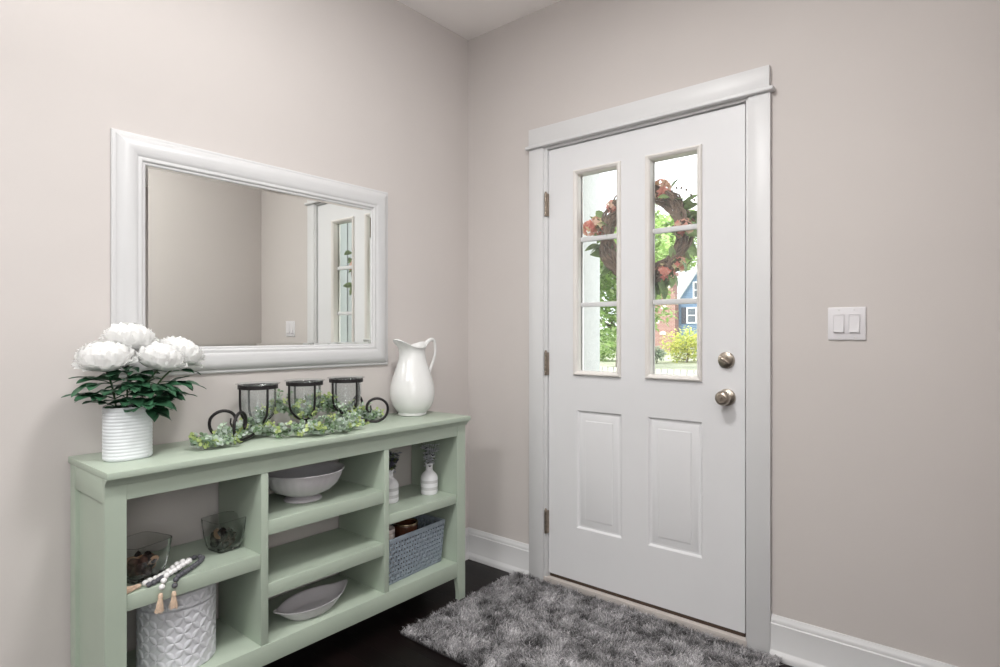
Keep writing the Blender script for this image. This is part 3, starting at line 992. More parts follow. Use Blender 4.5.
# ------------------------------------------------------------------ bead strands
def strand(label, pts, r, m, tassels, counts):
    t = thing('bead_strand', label, 'bead garland', pts[len(pts) // 2], 'wooden bead strands on the left shelf')
    cv = smooth_curve(pts, 30)
    # even spacing along the curve
    acc = [0.0]
    for a, b in zip(cv, cv[1:]): acc.append(acc[-1] + (b - a).length)
    tot = acc[-1]
    n = int(tot / (2 * r * 1.0))
    b = NB(); tube(b, cv[::6] + [cv[-1]], 0.0012, 6); obj('cord', b, JUTE, t)
    proto = None
    j = 0
    for k in range(n):
        s = (k + 0.5) * tot / n
        while j < len(acc) - 2 and acc[j + 1] < s: j += 1
        f = (s - acc[j]) / max(1e-9, acc[j + 1] - acc[j])
        p = cv[j].lerp(cv[j + 1], f)
        if proto is None:
            b = NB(); ball(b, (0, 0, 0), r, 3, (1, 1, 0.96))
            proto = obj('bead', b, m, None, 60); proto.parent = t
            o = proto
        else:
            o = proto.copy(); C.objects.link(o); o.parent = t
        o.location = p - Vector(t.location)
    for (p, d, L) in tassels:
        d, s, u = frame_of(d)
        rng = random.Random(int(p[1] * 1000))
        b = NB()
        p = Vector(p)
        tube(b, [p, p + d * 0.004, p + d * 0.010], [0.0045, 0.0062, 0.0060], 12)
        for q in range(2): tube(b, [p + d * (0.009 + 0.002 * q), p + d * (0.0105 + 0.002 * q)], 0.0068, 12)
        for k in range(70):
            a = rng.uniform(0, 6.28); q = math.sqrt(rng.random())
            e0 = p + d * 0.010 + (s * math.cos(a) + u * math.sin(a)) * 0.0045 * q
            e1 = p + d * L * 0.6 + (s * math.cos(a) + u * math.sin(a)) * 0.0085 * q
            e2 = p + d * (L * rng.uniform(0.9, 1.05)) + (s * math.cos(a) + u * math.sin(a)) * (0.0115 * q + rng.uniform(0, .002))
            if e2.z > SH1 - 0.01 and d.z > -0.5:
                for e in (e1, e2): e.z = max(e.z, SH1 + 0.0015)
            tube(b, [e0, e1, e2], 0.0008, 4)
        obj('tassel', b, JUTE, t)
zb = SH1 + 0.0085
strand('strand of white wooden beads with jute tassels hanging over the shelf edge',
       [(0.282, -1.692, zb), (0.270, -1.672, zb), (0.262, -1.645, zb), (0.240, -1.610, zb), (0.222, -1.570, zb + 0.010), (0.232, -1.542, zb + 0.012), (0.256, -1.565, zb + 0.016), (0.278, -1.600, zb + 0.014), (0.300, -1.636, zb + 0.012), (0.3125, -1.651, zb - 0.004), (0.3155, -1.656, zb - 0.020)],
       0.0085, BWHITE, [((0.3155, -1.6575, zb - 0.028), (0.02, -0.08, -1), 0.052), ((0.284, -1.699, zb), (0.22, -1, 0.0), 0.050)], None)
strand('strand of charcoal wooden beads looped over the white strand',
       [(0.300, -1.690, zb), (0.292, -1.665, zb), (0.272, -1.635, zb), (0.250, -1.588, zb), (0.205, -1.545, zb), (0.185, -1.512, zb), (0.200, -1.492, zb), (0.232, -1.512, zb), (0.275, -1.565, zb), (0.294, -1.594, zb), (0.309, -1.612, zb - 0.001), (0.3155, -1.619, zb - 0.014), (0.3160, -1.621, zb - 0.026)],
       0.0080, BGREY, [((0.3162, -1.622, zb - 0.034), (0.02, -0.03, -1), 0.048)], None)

# ------------------------------------------------------------------ embossed canister
can = thing('canister', 'white embossed lidded canister on the bottom board below the bead tassels', 'canister', (0.165, -1.553, 0.1725))
def emb(a, z, R):
    s = 0.0235
    n = round(2 * PI * R / s / 2) * 2
    u = a / (2 * PI) * n; v = z / (2 * PI * R / n)
    p, q = (u + v) , (u - v)
    p /= 2; q /= 2
    best = 0
    for (x, y) in ((p * 2, q * 2), (q * 2, p * 2)):
        x /= 1.0; y /= 1.0
        t = x / 2 - math.floor(x / 2); d = abs(y / 2 - round(y / 2))
        w = 0.24 * math.sin(PI * t)
        if w > 1e-3:
            k = 1 - (d / w) ** 2
            if k > best: best = k
    return best ** 0.6 if best > 0 else 0
def canister_grid(bm, R, z0, z1, cz, n=400, nz=110, h=0.0030):
    rings = []
    for j in range(nz + 1):
        z = z0 + (z1 - z0) * j / nz
        edge = min(1, j / 3, (nz - j) / 3)
        ring = []
        for k in range(n):
            a = 2 * PI * k / n
            r = R + h * emb(a, z - cz, R) * edge - (0.002 if edge == 0 else 0)
            ring.append(bm.verts.new((0.165 + r * math.cos(a), -1.553 + r * math.sin(a), 0.1725 + z)))
        rings.append(ring)
    for a, b in zip(rings, rings[1:]):
        for k in range(n):
            l = (k + 1) % n
            bm.faces.new((a[k], a[l], b[l], b[k]))
    return rings
CR = 0.108
bm = NB()
rg = canister_grid(bm, CR, 0, 0.190, 0)
bm.faces.new(rg[0][::-1]); bm.faces.new(rg[-1])
obj('canister_body', bm, CANW, can, 80)
bm = NB()
rg = canister_grid(bm, CR + 0.001, 0.1925, 0.238, 0, nz=22)
bm.faces.new(rg[0][::-1]); bm.faces.new(rg[-1])
obj('lid', bm, CANW, can, 80)

# ------------------------------------------------------------------ pedestal bowl
bw = thing('pedestal_bowl', 'white fluted pedestal bowl on the upper middle shelf', 'bowl', (0.160, -1.105, 0.578))
bm = NB()
pr = [(0.0, 0.020), (0.040, 0.021), (0.070, 0.026), (0.104, 0.041), (0.127, 0.063), (0.140, 0.088), (0.145, 0.105), (0.151, 0.111), (0.152, 0.114), (0.149, 0.115), (0.142, 0.111), (0.136, 0.090), (0.123, 0.067), (0.100, 0.047), (0.066, 0.034), (0, 0.029)]
lathe(bm, pr, 120, (0.160, -1.105, 0.578), rf=lambda a, i: 1 - (0.014 * abs(math.cos(15 * a)) ** 12 if 2 <= i <= 6 else 0))
obj('bowl', bm, DISH, bw, 60)
bm = NB()
lathe(bm, [(0, 0.0), (0.066, 0.0), (0.069, 0.003), (0.066, 0.007), (0.052, 0.012), (0.042, 0.018), (0.039, 0.0235), (0, 0.024)], 64, (0.160, -1.105, 0.578))
obj('foot', bm, DISH, bw, 60)

# ------------------------------------------------------------------ oval dish
bm = NB()
def oval_dish():
    n = 96
    c = (0.216, -1.100, 0.1725)
    # (scale, z, inward)
    levels = [(0.0, 0.0), (0.60, 0.0), (0.66, 0.003), (0.78, 0.016), (0.90, 0.032), (0.965, 0.041), (1.0, 0.044), (1.0, 0.047), (0.96, 0.047), (0.90, 0.041), (0.80, 0.026), (0.66, 0.012), (0.56, 0.008), (0.0, 0.008)]
    rings = []
    for s, z in levels:
        if s == 0:
            rings.append([bm.verts.new((c[0], c[1], c[2] + z))]); continue
        ring = []
        k2 = max(0, (s - 0.6) / 0.4)
        for k in range(n):
            a = 2 * PI * k / n
            sa, ca = math.sin(a), math.cos(a)
            tip = abs(sa) ** 14
            y = sa * 0.140 * s * (1 + 0.17 * tip * k2)
            x = ca * 0.082 * s * (1 - 0.12 * sa * sa * k2)
            zz = z + 0.013 * tip * k2
            ring.append(bm.verts.new((c[0] + x - 0.10 * y, c[1] + y, c[2] + zz)))
        rings.append(ring)
    for a, b in zip(rings, rings[1:]):
        for k in range(n):
            l = (k + 1) % n
            if len(a) == 1: bm.faces.new((a[0], b[l], b[k]))
            elif len(b) == 1: bm.faces.new((a[k], a[l], b[0]))
            else: bm.faces.new((a[k], a[l], b[l], b[k]))
oval_dish()
tag(obj('oval_dish', bm, DISH, None, 60), 'pale oval dish with pointed lip handles on the bottom middle shelf', 'dish')

# ------------------------------------------------------------------ bottle vases and sprigs
SH3 = 0.476
def bottle(cx, cy, label, sc):
    t = thing('bottle_vase', label, 'vase', (cx, cy, SH3), 'banded bottle vases on the right shelf')
    bm = NB()
    pr = [(0, 0), (0.034, 0), (0.0375, 0.004), (0.0385, 0.012), (0.0385, 0.072), (0.036, 0.083), (0.028, 0.094), (0.019, 0.102), (0.0155, 0.108), (0.0165, 0.110), (0.0155, 0.112), (0.0150, 0.128), (0.0185, 0.133), (0.0190, 0.138), (0.0165, 0.141), (0.0115, 0.139), (0.0105, 0.115), (0, 0.110)]
    lathe(bm, [(r * sc, z * sc) for r, z in pr], 56, (cx, cy, SH3))
    obj('bottle_body', bm, BOTW, t, 40)
    for z0, z1 in ((0.022, 0.036), (0.052, 0.066)):
        bm = NB()
        lathe(bm, [(0.0380 * sc, z0 * sc), (0.0389 * sc, (z0 + 0.001) * sc), (0.0389 * sc, (z1 - 0.001) * sc), (0.0380 * sc, z1 * sc)], 56, (cx, cy, SH3))
        obj('band', bm, BOTG, t, 40)
    return t
def sprig(cx, cy, label, seed, pale):
    rng = random.Random(seed)
    z0 = SH3 + 0.113
    t = thing('flower_sprig', label, 'flower sprig', (cx, cy, z0), 'little flower sprigs in the bottle vases')
    bm = NB(); V, F, cols = [], [], []
    for k in range(13):
        a = rng.uniform(0, 6.28); lean = rng.uniform(0.008, 0.040)
        top = Vector((cx + math.cos(a) * lean, cy + math.sin(a) * lean, z0 + rng.uniform(0.055, 0.128)))
        cv = smooth_curve([(cx, cy, z0), (cx + math.cos(a) * lean * 0.25, cy + math.sin(a) * lean * 0.25, z0 + 0.035), top], 6)
        tube(bm, cv, 0.0009, 5)
        for j in range(16):
            p = cv[rng.randint(4, len(cv) - 1)] + Vector((rng.uniform(-.011, .011), rng.uniform(-.011, .011), rng.uniform(-.008, .008)))
            if rng.random() < (0.88 if pale else 0.4):
                for q in range(5):
                    d, s, u = frame_of((math.cos(q * 1.257), math.sin(q * 1.257), rng.uniform(0, .5)))
                    leaf_blade(V, F, p, d, s, u, 0.0125, 0.0058, 0.2, 2)
                cols += [rgb(*((236, 236, 242) if pale else (150, 150, 170)))] * (len(V) - len(cols))
            else:
                d, s, u = frame_of((rng.uniform(-1, 1), rng.uniform(-1, 1), rng.uniform(-.3, 1)))
                leaf_blade(V, F, p, d, s, u, 0.020, 0.0068, 0.5, 4)
                c = rng.choice([rgb(106, 116, 86), rgb(82, 82, 92), rgb(128, 136, 100), rgb(98, 94, 108)])
                cols += [c] * (len(V) - len(cols))
    obj('stems', bm, STEM, t)
    np_mesh('blossoms', V, F, attr_mat('sprig_petal', 0.7, 0.2, 0.2), t, cols)
bottle(0.162, -0.690, 'white banded bottle vase half behind the divider', 1.0)
bottle(0.196, -0.489, 'white banded bottle vase standing clear beside the right end panel', 1.0)
sprig(0.162, -0.690, 'dark violet-grey sprig in the bottle half behind the divider', 3, False)
sprig(0.196, -0.489, 'pale flowered sprig in the bottle beside the right end panel', 4, True)

# ------------------------------------------------------------------ woven basket and its contents
BZ0 = 0.1725
bk = thing('storage_basket', 'blue-grey woven basket on the bottom right shelf', 'basket', (0.160, -0.625, BZ0))
bx0, bx1, by0, by1 = 0.060, 0.252, -0.790, -0.466
tz = 0.188
fl = 0.014   # flare
def basket_side(bm, p0, p1, q0, q1, nx, nz):
    """bottom edge p0-p1, top edge q0-q1; every cell a square ring of strands round a hole"""
    p0, p1, q0, q1 = map(Vector, (p0, p1, q0, q1))
    nrm = (p1 - p0).cross(q0 - p0).normalized()
    def at(u, v): return p0.lerp(p1, u).lerp(q0.lerp(q1, u), v)
    for j in range(nz):
        for i in range(nx):
            u0, u1, v0, v1 = i / nx, (i + 1) / nx, j / nz, (j + 1) / nz
            A = [at(u0, v0), at(u1, v0), at(u1, v1), at(u0, v1)]
            hu, hv = 0.28 / nx, 0.28 / nz
            B = [at(u0 + hu, v0 + hv), at(u1 - hu, v0 + hv), at(u1 - hu, v1 - hv), at(u0 + hu, v1 - hv)]
            bump = nrm * (0.0016 if (i + j) % 2 else -0.0008)
            B = [b + bump for b in B]
            va = [bm.verts.new(a) for a in A]; vb = [bm.verts.new(b) for b in B]
            for k in range(4):
                l = (k + 1) % 4
                bm.faces.new((va[k], va[l], vb[l], vb[k]))
bm = NB()
c0 = [(bx0, by0), (bx1, by0), (bx1, by1), (bx0, by1)]
c1 = [(bx0 - fl, by0 - fl * .3), (bx1 + fl, by0 - fl * .3), (bx1 + fl, by1 + fl * .5), (bx0 - fl, by1 + fl * .5)]
zb0, zb1 = BZ0 + 0.006, BZ0 + tz - 0.012
for i in range(4):
    j = (i + 1) % 4
    nx = 21 if i % 2 else 13
    basket_side(bm, (*c0[i], zb0), (*c0[j], zb0), (*c1[i], zb1), (*c1[j], zb1), nx, 9)
bmesh.ops.remove_doubles(bm, verts=bm.verts, dist=1e-4)
bo = obj('woven_side', bm, BASK, bk, 0)
sm = bo.modifiers.new('thick', 'SOLIDIFY'); sm.thickness = 0.0035; sm.offset = 0
bm = NB()
box(bm, bx0 - 0.001, bx1 + 0.001, by0 - 0.001, by1 + 0.001, BZ0, BZ0 + 0.007, 0.002)
obj('basket_bottom', bm, BASK, bk)
bm = NB()
rim = []
for d in (0.0035, -0.0035):
    pass
A = [(c1[0][0], c1[0][1]), (c1[1][0], c1[1][1]), (c1[2][0], c1[2][1]), (c1[3][0], c1[3][1])]
rect_loops(bm, A[0][0] - .003, A[1][0] + .003, A[0][1] - .003, A[2][1] + .003, [(0, 0), (0, 0.014), (0.002, 0.016), (0.006, 0.016), (0.008, 0.014), (0.008, 0)], close=False, axis='y', base=0)
# rect_loops builds in x/z at y=base+depth: turn it to lie flat
for v in bm.verts: v.co = Vector((v.co.x, v.co.z, zb1 - 0.002 + v.co.y))
obj('basket_rim', bm, BASK, bk, 40)
bk.rotation_euler.z = 0.07
jar = thing('candle_jar', 'cream candle jar at the near corner inside the basket', 'candle jar', (0.185, -0.735, BZ0 + 0.0075))
bm = NB()
lathe(bm, [(0, 0), (0.040, 0), (0.042, 0.003), (0.042, 0.196), (0.040, 0.200), (0.0375, 0.200), (0.036, 0.19), (0, 0.189)], 48, (0.185, -0.735, BZ0 + 0.0075))
obj('jar', bm, CANDLE, jar, 40)
bm = NB(); lathe(bm, [(0.0425, 0.182), (0.0427, 0.182), (0.0427, 0.184), (0.0425, 0.184)], 48, (0.185, -0.735, BZ0 + 0.0075)); obj('rim_line', bm, BRASS, jar)
jar = thing('amber_jar', 'dark amber jar with metal rim inside the basket', 'jar', (0.180, -0.615, BZ0 + 0.0075))
bm = NB()
lathe(bm, [(0, 0), (0.050, 0), (0.053, 0.004), (0.053, 0.186), (0.051, 0.191), (0.047, 0.191), (0.046, 0.165), (0, 0.165)], 48, (0.180, -0.615, BZ0 + 0.0075))
obj('jar', bm, AMBER, jar, 40)
bm = NB(); lathe(bm, [(0.0465, 0.191), (0.0535, 0.189), (0.0545, 0.193), (0.0535, 0.197), (0.047, 0.197), (0.0465, 0.191)], 48, (0.180, -0.615, BZ0 + 0.0075)); obj('jar_rim', bm, BRASS, jar, 40)

# ------------------------------------------------------------------ shag rug
def rug():
    x0, x1, y0, y1 = 0.342, 1.562, -0.784, -0.034
    t = thing('shag_rug', 'grey shag doormat lying in front of the entry door', 'rug', ((x0 + x1) / 2, (y0 + y1) / 2, 0))
    bm = NB(); box(bm, x0, x1, y0, y1, 0, 0.007, 0.003)
    obj('rug_backing', bm, RUGB, t)
    rng = np.random.default_rng(3)
    N = 90000
    px = rng.uniform(x0 - 0.001, x1 + 0.001, N); py = rng.uniform(y0 - 0.001, y1 + 0.001, N)
    # swirling lean: groups of tufts fall the same way
    ang = np.empty(N); tone = np.empty(N); lean = np.empty(N)
    for i in range(N):
        p = Vector((px[i], py[i], 0))
        ang[i] = 5.0 * noise.noise(p * 9) + 2.4 * noise.noise(p * 26 + Vector((7, 3, 1)))
        tone[i] = 0.62 * noise.noise(p * 8 + Vector((1, 9, 4))) + 0.55 * noise.noise(p * 24 + Vector((4, 2, 8))) + 0.35 * noise.noise(p * 60)
        lean[i] = 0.6 + 0.5 * noise.noise(p * 14 + Vector((2, 2, 2)))
    ang += rng.normal(0, 1.1, N)
    lean = np.clip(lean + rng.normal(0, 0.18, N), 0.1, 1.15)
    L = rng.uniform(0.022, 0.034, N)
    W = rng.uniform(0.0008, 0.0014, N)
    phi = rng.uniform(0, PI, N)
    dx, dy = np.cos(ang), np.sin(ang)
    wx, wy = np.cos(phi) * W, np.sin(phi) * W
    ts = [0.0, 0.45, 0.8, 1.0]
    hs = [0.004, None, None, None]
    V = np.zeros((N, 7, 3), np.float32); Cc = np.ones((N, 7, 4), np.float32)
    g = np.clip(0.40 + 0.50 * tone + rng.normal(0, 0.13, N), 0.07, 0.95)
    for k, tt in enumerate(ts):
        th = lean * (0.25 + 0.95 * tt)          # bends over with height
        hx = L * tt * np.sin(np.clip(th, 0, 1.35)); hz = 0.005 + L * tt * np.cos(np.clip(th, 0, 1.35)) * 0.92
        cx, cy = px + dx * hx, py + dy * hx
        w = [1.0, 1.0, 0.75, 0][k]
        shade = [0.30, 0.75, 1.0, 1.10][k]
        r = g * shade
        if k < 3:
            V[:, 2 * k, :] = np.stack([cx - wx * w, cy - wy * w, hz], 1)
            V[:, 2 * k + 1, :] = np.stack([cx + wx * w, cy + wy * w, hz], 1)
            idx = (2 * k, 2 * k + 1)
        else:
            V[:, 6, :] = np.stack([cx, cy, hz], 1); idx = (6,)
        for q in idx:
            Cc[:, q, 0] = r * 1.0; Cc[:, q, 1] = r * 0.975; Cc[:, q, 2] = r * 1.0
    loc = np.array(t.location, np.float32)
    V -= loc
    b = (np.arange(N) * 7)[:, None]
    q4 = np.concatenate([b + np.array([[0, 1, 3, 2]]), b + np.array([[2, 3, 5, 4]])], 0)
    t3 = b + np.array([[4, 5, 6]])
    me = bpy.data.meshes.new('pile')
    me.vertices.add(N * 7); me.vertices.foreach_set('co', V.ravel())
    loops = np.concatenate([q4.ravel(), t3.ravel()]).astype(np.int32)
    me.loops.add(len(loops)); me.loops.foreach_set('vertex_index', loops)
    nq, nt_ = len(q4), len(t3)
    me.polygons.add(nq + nt_)
    starts = np.concatenate([np.arange(nq) * 4, nq * 4 + np.arange(nt_) * 3]).astype(np.int32)
    me.polygons.foreach_set('loop_start', starts)
    me.update(calc_edges=True)
    me.validate()
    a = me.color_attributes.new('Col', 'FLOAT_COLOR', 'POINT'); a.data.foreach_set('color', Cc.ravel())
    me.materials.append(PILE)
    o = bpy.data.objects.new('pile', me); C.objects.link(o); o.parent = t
    o['kind'] = 'stuff'
rug()

# ------------------------------------------------------------------ wreath on the outside of the door
def wreath():
    rng = random.Random(21)
    c = Vector((0.950, 0.112, 1.640))
    t = thing('wreath', 'twig wreath with coral flowers hanging outside the door glass', 'wreath', tuple(c))
    bm = NB()
    for k in range(46):
        R0 = rng.uniform(0.163, 0.210); ph = rng.uniform(0, 6.28); tw = rng.uniform(2, 5)
        N = 40
        span = rng.uniform(0.55, 1.0) * 2 * PI; st = rng.uniform(0, 6.28)
        pts = []
        for i in range(N + 1):
            a = st + span * i / N
            R = R0 + 0.016 * math.sin(tw * a + ph) + 0.006 * math.sin(9 * a + ph * 3)
            pts.append((c.x + R * math.cos(a), c.y + 0.022 * math.sin(tw * a * 0.8 + ph * 2), c.z + R * math.sin(a)))
        tube(bm, pts, rng.uniform(0.003, 0.0058), 6)
    obj('vine_ring', bm, TWIG, t)
    # leaves
    V, F = [], []
    for k in range(120):
        a = rng.choice([rng.uniform(-1.5, 1.45), rng.uniform(2.6, 3.9), rng.uniform(-1.5, 1.45), rng.uniform(-1.9, -0.9)])
        R = rng.uniform(0.15, 0.235)
        p = Vector((c.x + R * math.cos(a), c.y + rng.uniform(-0.03, 0.03), c.z + R * math.sin(a)))
        d = Vector((math.cos(a) * rng.uniform(0.1, 1) + rng.uniform(-.6, .6), rng.uniform(-.5, .5), math.sin(a) + rng.uniform(-.9, .5)))
        d, s, u = frame_of(d)
        tw = rng.uniform(-1.3, 1.3)
        s, u = s * math.cos(tw) + u * math.sin(tw), u * math.cos(tw) - s * math.sin(tw)
        leaf_blade(V, F, p, d, s, u, rng.uniform(0.05, 0.085), rng.uniform(0.014, 0.022), rng.uniform(0.2, 0.9), 6)
    np_mesh('wreath_leaves', V, F, mat('wreath_leaf', (128, 152, 96), 0.6, var=0.3, scale=30), t)
    # fine tendril with buds
    bm = NB()
    cv = smooth_curve([(c.x + .12, c.y, c.z + .16), (c.x + .155, c.y, c.z + .185), (c.x + .20, c.y, c.z + .17), (c.x + .235, c.y, c.z + .12)], 8)
    tube(bm, cv, 0.0016, 5)
    for i in range(0, len(cv), 4): ball(bm, cv[i] + Vector((0, 0, 0.006)), 0.005, 1)
    obj('tendril', bm, TWIG, t)
    # hydrangea-like heads
    CORAL = attr_mat('coral_petal', 0.7, 0.2, 0.3)
    heads = [(0.085, 0.195, 0.045), (0.020, 0.200, 0.034), (0.195, 0.010, 0.046), (0.105, -0.175, 0.044), (0.165, -0.140, 0.034), (0.01, -0.03 - 0.125, 0.030), (-0.225, 0.070, 0.050), (-0.275, 0.065, 0.040), (0.035, -0.008 - 0.12, 0.02), (-0.15, 0.15, 0.036), (0.075, 0.0 - 0.03, 0.0)]
    for hx, hz, r in heads:
        if r <= 0: continue
        V, F, cols = [], [], []
        for k in range(42):
            d = Vector((rng.gauss(0, 1), rng.gauss(0, 1), rng.gauss(0, 1))).normalized()
            p = c + Vector((hx, 0.0, hz)) + d * r * rng.uniform(0.75, 1.0)
            col = rng.choice([rgb(244, 172, 156), rgb(248, 192, 174), rgb(236, 148, 136), rgb(250, 214, 190), rgb(240, 228, 184)])
            _, s0, u0 = frame_of(d)
            for q in range(4):
                a = q * PI / 2 + rng.uniform(-.2, .2)
                dd = (s0 * math.cos(a) + u0 * math.sin(a) + d * 0.35).normalized()
                sd = dd.cross(d).normalized()
                leaf_blade(V, F, p, dd, sd, d, r * 0.42, r * 0.16, 0.3, 3)
            cols += [col] * (len(V) - len(cols))
        np_mesh('flower_head', V, F, CORAL, t, cols)
wreath()

# ------------------------------------------------------------------ outdoors
GZ = -0.35
OUTW = mat('porch_white', (244, 245, 246), 0.8, var=0.05, scale=40, bump=0.2, bscale=120)
CONC = mat('porch_concrete', (178, 174, 168), 0.9, var=0.08, scale=12)
bm = NB(); box(bm, -1.6, 4.0, 0.16, 1.75, GZ - 0.05, -0.02, 0.01)
struct('porch_floor', bm, CONC, 'pale concrete porch slab outside the door', 'porch')
bm = NB(); box(bm, -1.6, 3.9, 0.16, 1.62, 2.85, 3.0, 0.01)
struct('porch_roof', bm, OUTW, 'white flat porch roof over the door', 'porch roof')
pc = thing('porch_column', 'white rough porch column seen through the left door glass', 'column', (-0.200, 1.40, -0.02))
bm = NB(); box(bm, -0.320, -0.085, 1.29, 1.52, 0.10, 2.75, 0.004); obj('shaft', bm, OUTW, pc)
bm = NB(); box(bm, -0.350, -0.055, 1.26, 1.55, -0.02, 0.10, 0.006); obj('plinth', bm, OUTW, pc)
bm = NB(); box(bm, -0.350, -0.055, 1.26, 1.55, 2.75, 2.85, 0.006); obj('capital', bm, OUTW, pc)
# side wall of the porch with upright boards (seen by reflection in the mirror)
bm = NB()
for k in range(22):
    y = 0.16 + k * 0.145
    box(bm, 3.70, 3.745, y, y + 0.130, -0.02, 2.85, 0.004)
box(bm, 3.745, 3.85, 0.16, 3.4, -0.35, 2.85, 0)
struct('wall_porch', bm, mat('grey_board_siding', (172, 176, 178), 0.8, var=0.05, scale=6), 'grey upright board siding beside the porch', 'wall')

LAWN = mat('lawn', (172, 175, 150), 0.95, var=0.25, scale=1.5)
bm = NB()
prism(bm, [(0.3, GZ), (16.0, GZ), (16.0, GZ - 0.3), (0.3, GZ - 0.3)], 'x', -30, 20)
struct('lawn', bm, LAWN, 'mown front lawn beyond the porch', 'lawn')
bm = NB(); prism(bm, [(16.0, GZ - 0.06), (22.0, GZ - 0.06), (22.0, GZ - 0.4), (16, GZ - 0.4)], 'x', -60, 30)
struct('road', bm, mat('asphalt', (150, 150, 152), 0.9, var=0.06, scale=3), 'grey street across the front of the house', 'road')
bm = NB(); prism(bm, [(22.0, GZ), (110.0, GZ), (110.0, GZ - 0.4), (22.0, GZ - 0.4)], 'x', -90, 40)
struct('far_lawn', bm, LAWN, 'lawn in front of the blue house', 'lawn')

# low pale picket fence at the far kerb
fc = thing('picket_fence', 'low pale picket fence on the near lawn below the yellow green shrub', 'fence', (-3.9, 11.0, GZ))
bm = NB()
for k in range(34):
    x = -6.6 + k * 0.16
    box(bm, x, x + 0.12, 11.0, 11.03, GZ, GZ + 0.70, 0)
box(bm, -6.6, -1.2, 11.03, 11.07, GZ + 0.12, GZ + 0.20, 0)
box(bm, -6.6, -1.2, 11.03, 11.07, GZ + 0.52, GZ + 0.60, 0)
obj('pickets', bm, mat('fence_cream', (204, 202, 190), 0.8, var=0.05), fc)

# blue house with a brick chimney
HY = 46.0
hs = thing('neighbour_house', 'blue sided gabled house with brick chimney across the street', 'house', (-14.5, HY, GZ))
SIDING = brick_mat('blue_clapboard', (106, 130, 154), (112, 136, 160), (86, 108, 130), 40, 0.17, 0.012, axes=(0, 2))
BRICK = brick_mat('red_brick', (138, 92, 84), (154, 106, 96), (206, 186, 174), 0.30, 0.11, 0.012, axes=(0, 2))
SHING = brick_mat('pale_shingle', (206, 208, 214), (220, 222, 226), (176, 180, 188), 0.5, 0.20, 0.02, axes=(0, 2))
# gable wall: foot of the rake at x=-18.3 z=3.9, rising 2.12 for 1.476 => steep
slope = (6.087 - 3.967) / (18.238 - 16.762)
xl_, xr_ = -18.35, -11.65
xm = (xl_ + xr_) / 2; zr = 3.95 + slope * (xm - xl_)
bm = NB(); prism(bm, [(xl_, GZ), (xr_, GZ), (xr_, 3.95), (xm, zr), (xl_, 3.95)], 'y', HY + 0.35, HY + 9)
obj('gable_wall', bm, SIDING, hs, 0)
bm = NB()
for s, xa in ((1, xl_), (-1, xr_)):
    ov = 0.45
    pts = [(xa - s * ov, 3.95 - slope * ov), (xa - s * ov, 3.95 - slope * ov + 0.42), (xm, zr + 0.42), (xm, zr)]
    prism(bm, pts, 'y', HY + 0.05, HY + 0.36)
obj('rake_trim', bm, OUTW, hs, 0)
bm = NB()
for s, xa in ((1, xl_), (-1, xr_)):
    ov = 0.5
    pts = [(xa - s * ov, 3.95 - slope * ov + 0.40), (xa - s * ov, 3.95 - slope * ov + 0.55), (xm, zr + 0.58), (xm, zr + 0.41)]
    prism(bm, pts, 'y', HY + 0.02, HY + 9)
obj('gable_roof', bm, SHING, hs, 0)
# main wing behind, its roof slope facing the street
bm = NB(); box(bm, -22.6, -18.3, HY + 2.2, HY + 9, GZ, 3.9, 0)
obj('wing_wall', bm, SIDING, hs, 0)
bm = NB(); prism(bm, [(HY + 1.6, 3.7), (HY + 1.6, 3.95), (HY + 5.6, 7.1), (HY + 9.6, 3.95), (HY + 9.6, 3.7)], 'x', -22.9, -16.0)
obj('wing_roof', bm, SHING, hs, 0)
ck = None
bm = NB()
prism(bm, [(-20.75, GZ), (-18.33, GZ), (-18.33, 4.35), (-18.52, 4.75), (-18.52, 6.15), (-19.72, 6.15), (-19.72, 5.3), (-20.45, 4.5), (-20.75, 4.3)], 'y', HY - 0.4, HY + 0.5)
box(bm, -19.82, -18.42, HY - 0.5, HY + 0.6, 6.15, 6.4, 0)
ck = obj('chimney', bm, BRICK, hs, 0)
PST = mat('pale_stone', (226, 212, 200), 0.9, var=0.05)
for x, z in ((-20.0, 2.2), (-19.3, 3.4), (-20.2, 3.9), (-19.4, 1.2), (-18.9, 5.2)):
    bm = NB()
    prism(bm, [(x - 0.30, z - 0.1), (x + 0.24, z - 0.14), (x + 0.30, z + 0.08), (x + 0.05, z + 0.24), (x - 0.24, z + 0.14)], 'y', HY - 0.45, HY - 0.38)
    obj('pale_stone', bm, PST, ck, 0)
def house_window(x0, x1, z0, z1, shutter=True):
    y = HY + 0.36
    bm = NB()
    rect_loops(bm, x0, x1, z0, z1, [(0, 0), (0, -0.10), (0.10, -0.10), (0.10, -0.02)], close=False, axis='y', base=y)
    box(bm, x0 + 0.08, x1 - 0.08, y - 0.07, y - 0.02, (z0 + z1) / 2 - 0.035, (z0 + z1) / 2 + 0.035, 0)
    w = obj('house_window', bm, OUTW, hs, 0)
    bm = NB(); box(bm, x0 + 0.05, x1 - 0.05, y - 0.03, y - 0.01, z0 + 0.05, z1 - 0.05, 0)
    obj('window_pane', bm, mat('house_pane', (96, 104, 112), 0.15, var=0.3, scale=1), w, 0)
    if shutter:
        for xa in (x0 - 0.46, x1 + 0.02):
            bm = NB(); box(bm, xa, xa + 0.44, y - 0.08, y - 0.01, z0, z1, 0.01)
            obj('shutter', bm, mat('charcoal_shutter', (70, 72, 80), 0.7, var=0.1), hs, 0)
house_window(-17.60, -16.72, 2.05, 3.42)
house_window(-17.05, -16.1, 4.15, 5.55, False)
house_window(-13.9, -13.0, 2.05, 3.42)
house_window(-15.7, -14.8, 2.05, 3.42, True)
house_window(-17.35, -16.5, -0.1, 1.0, False)

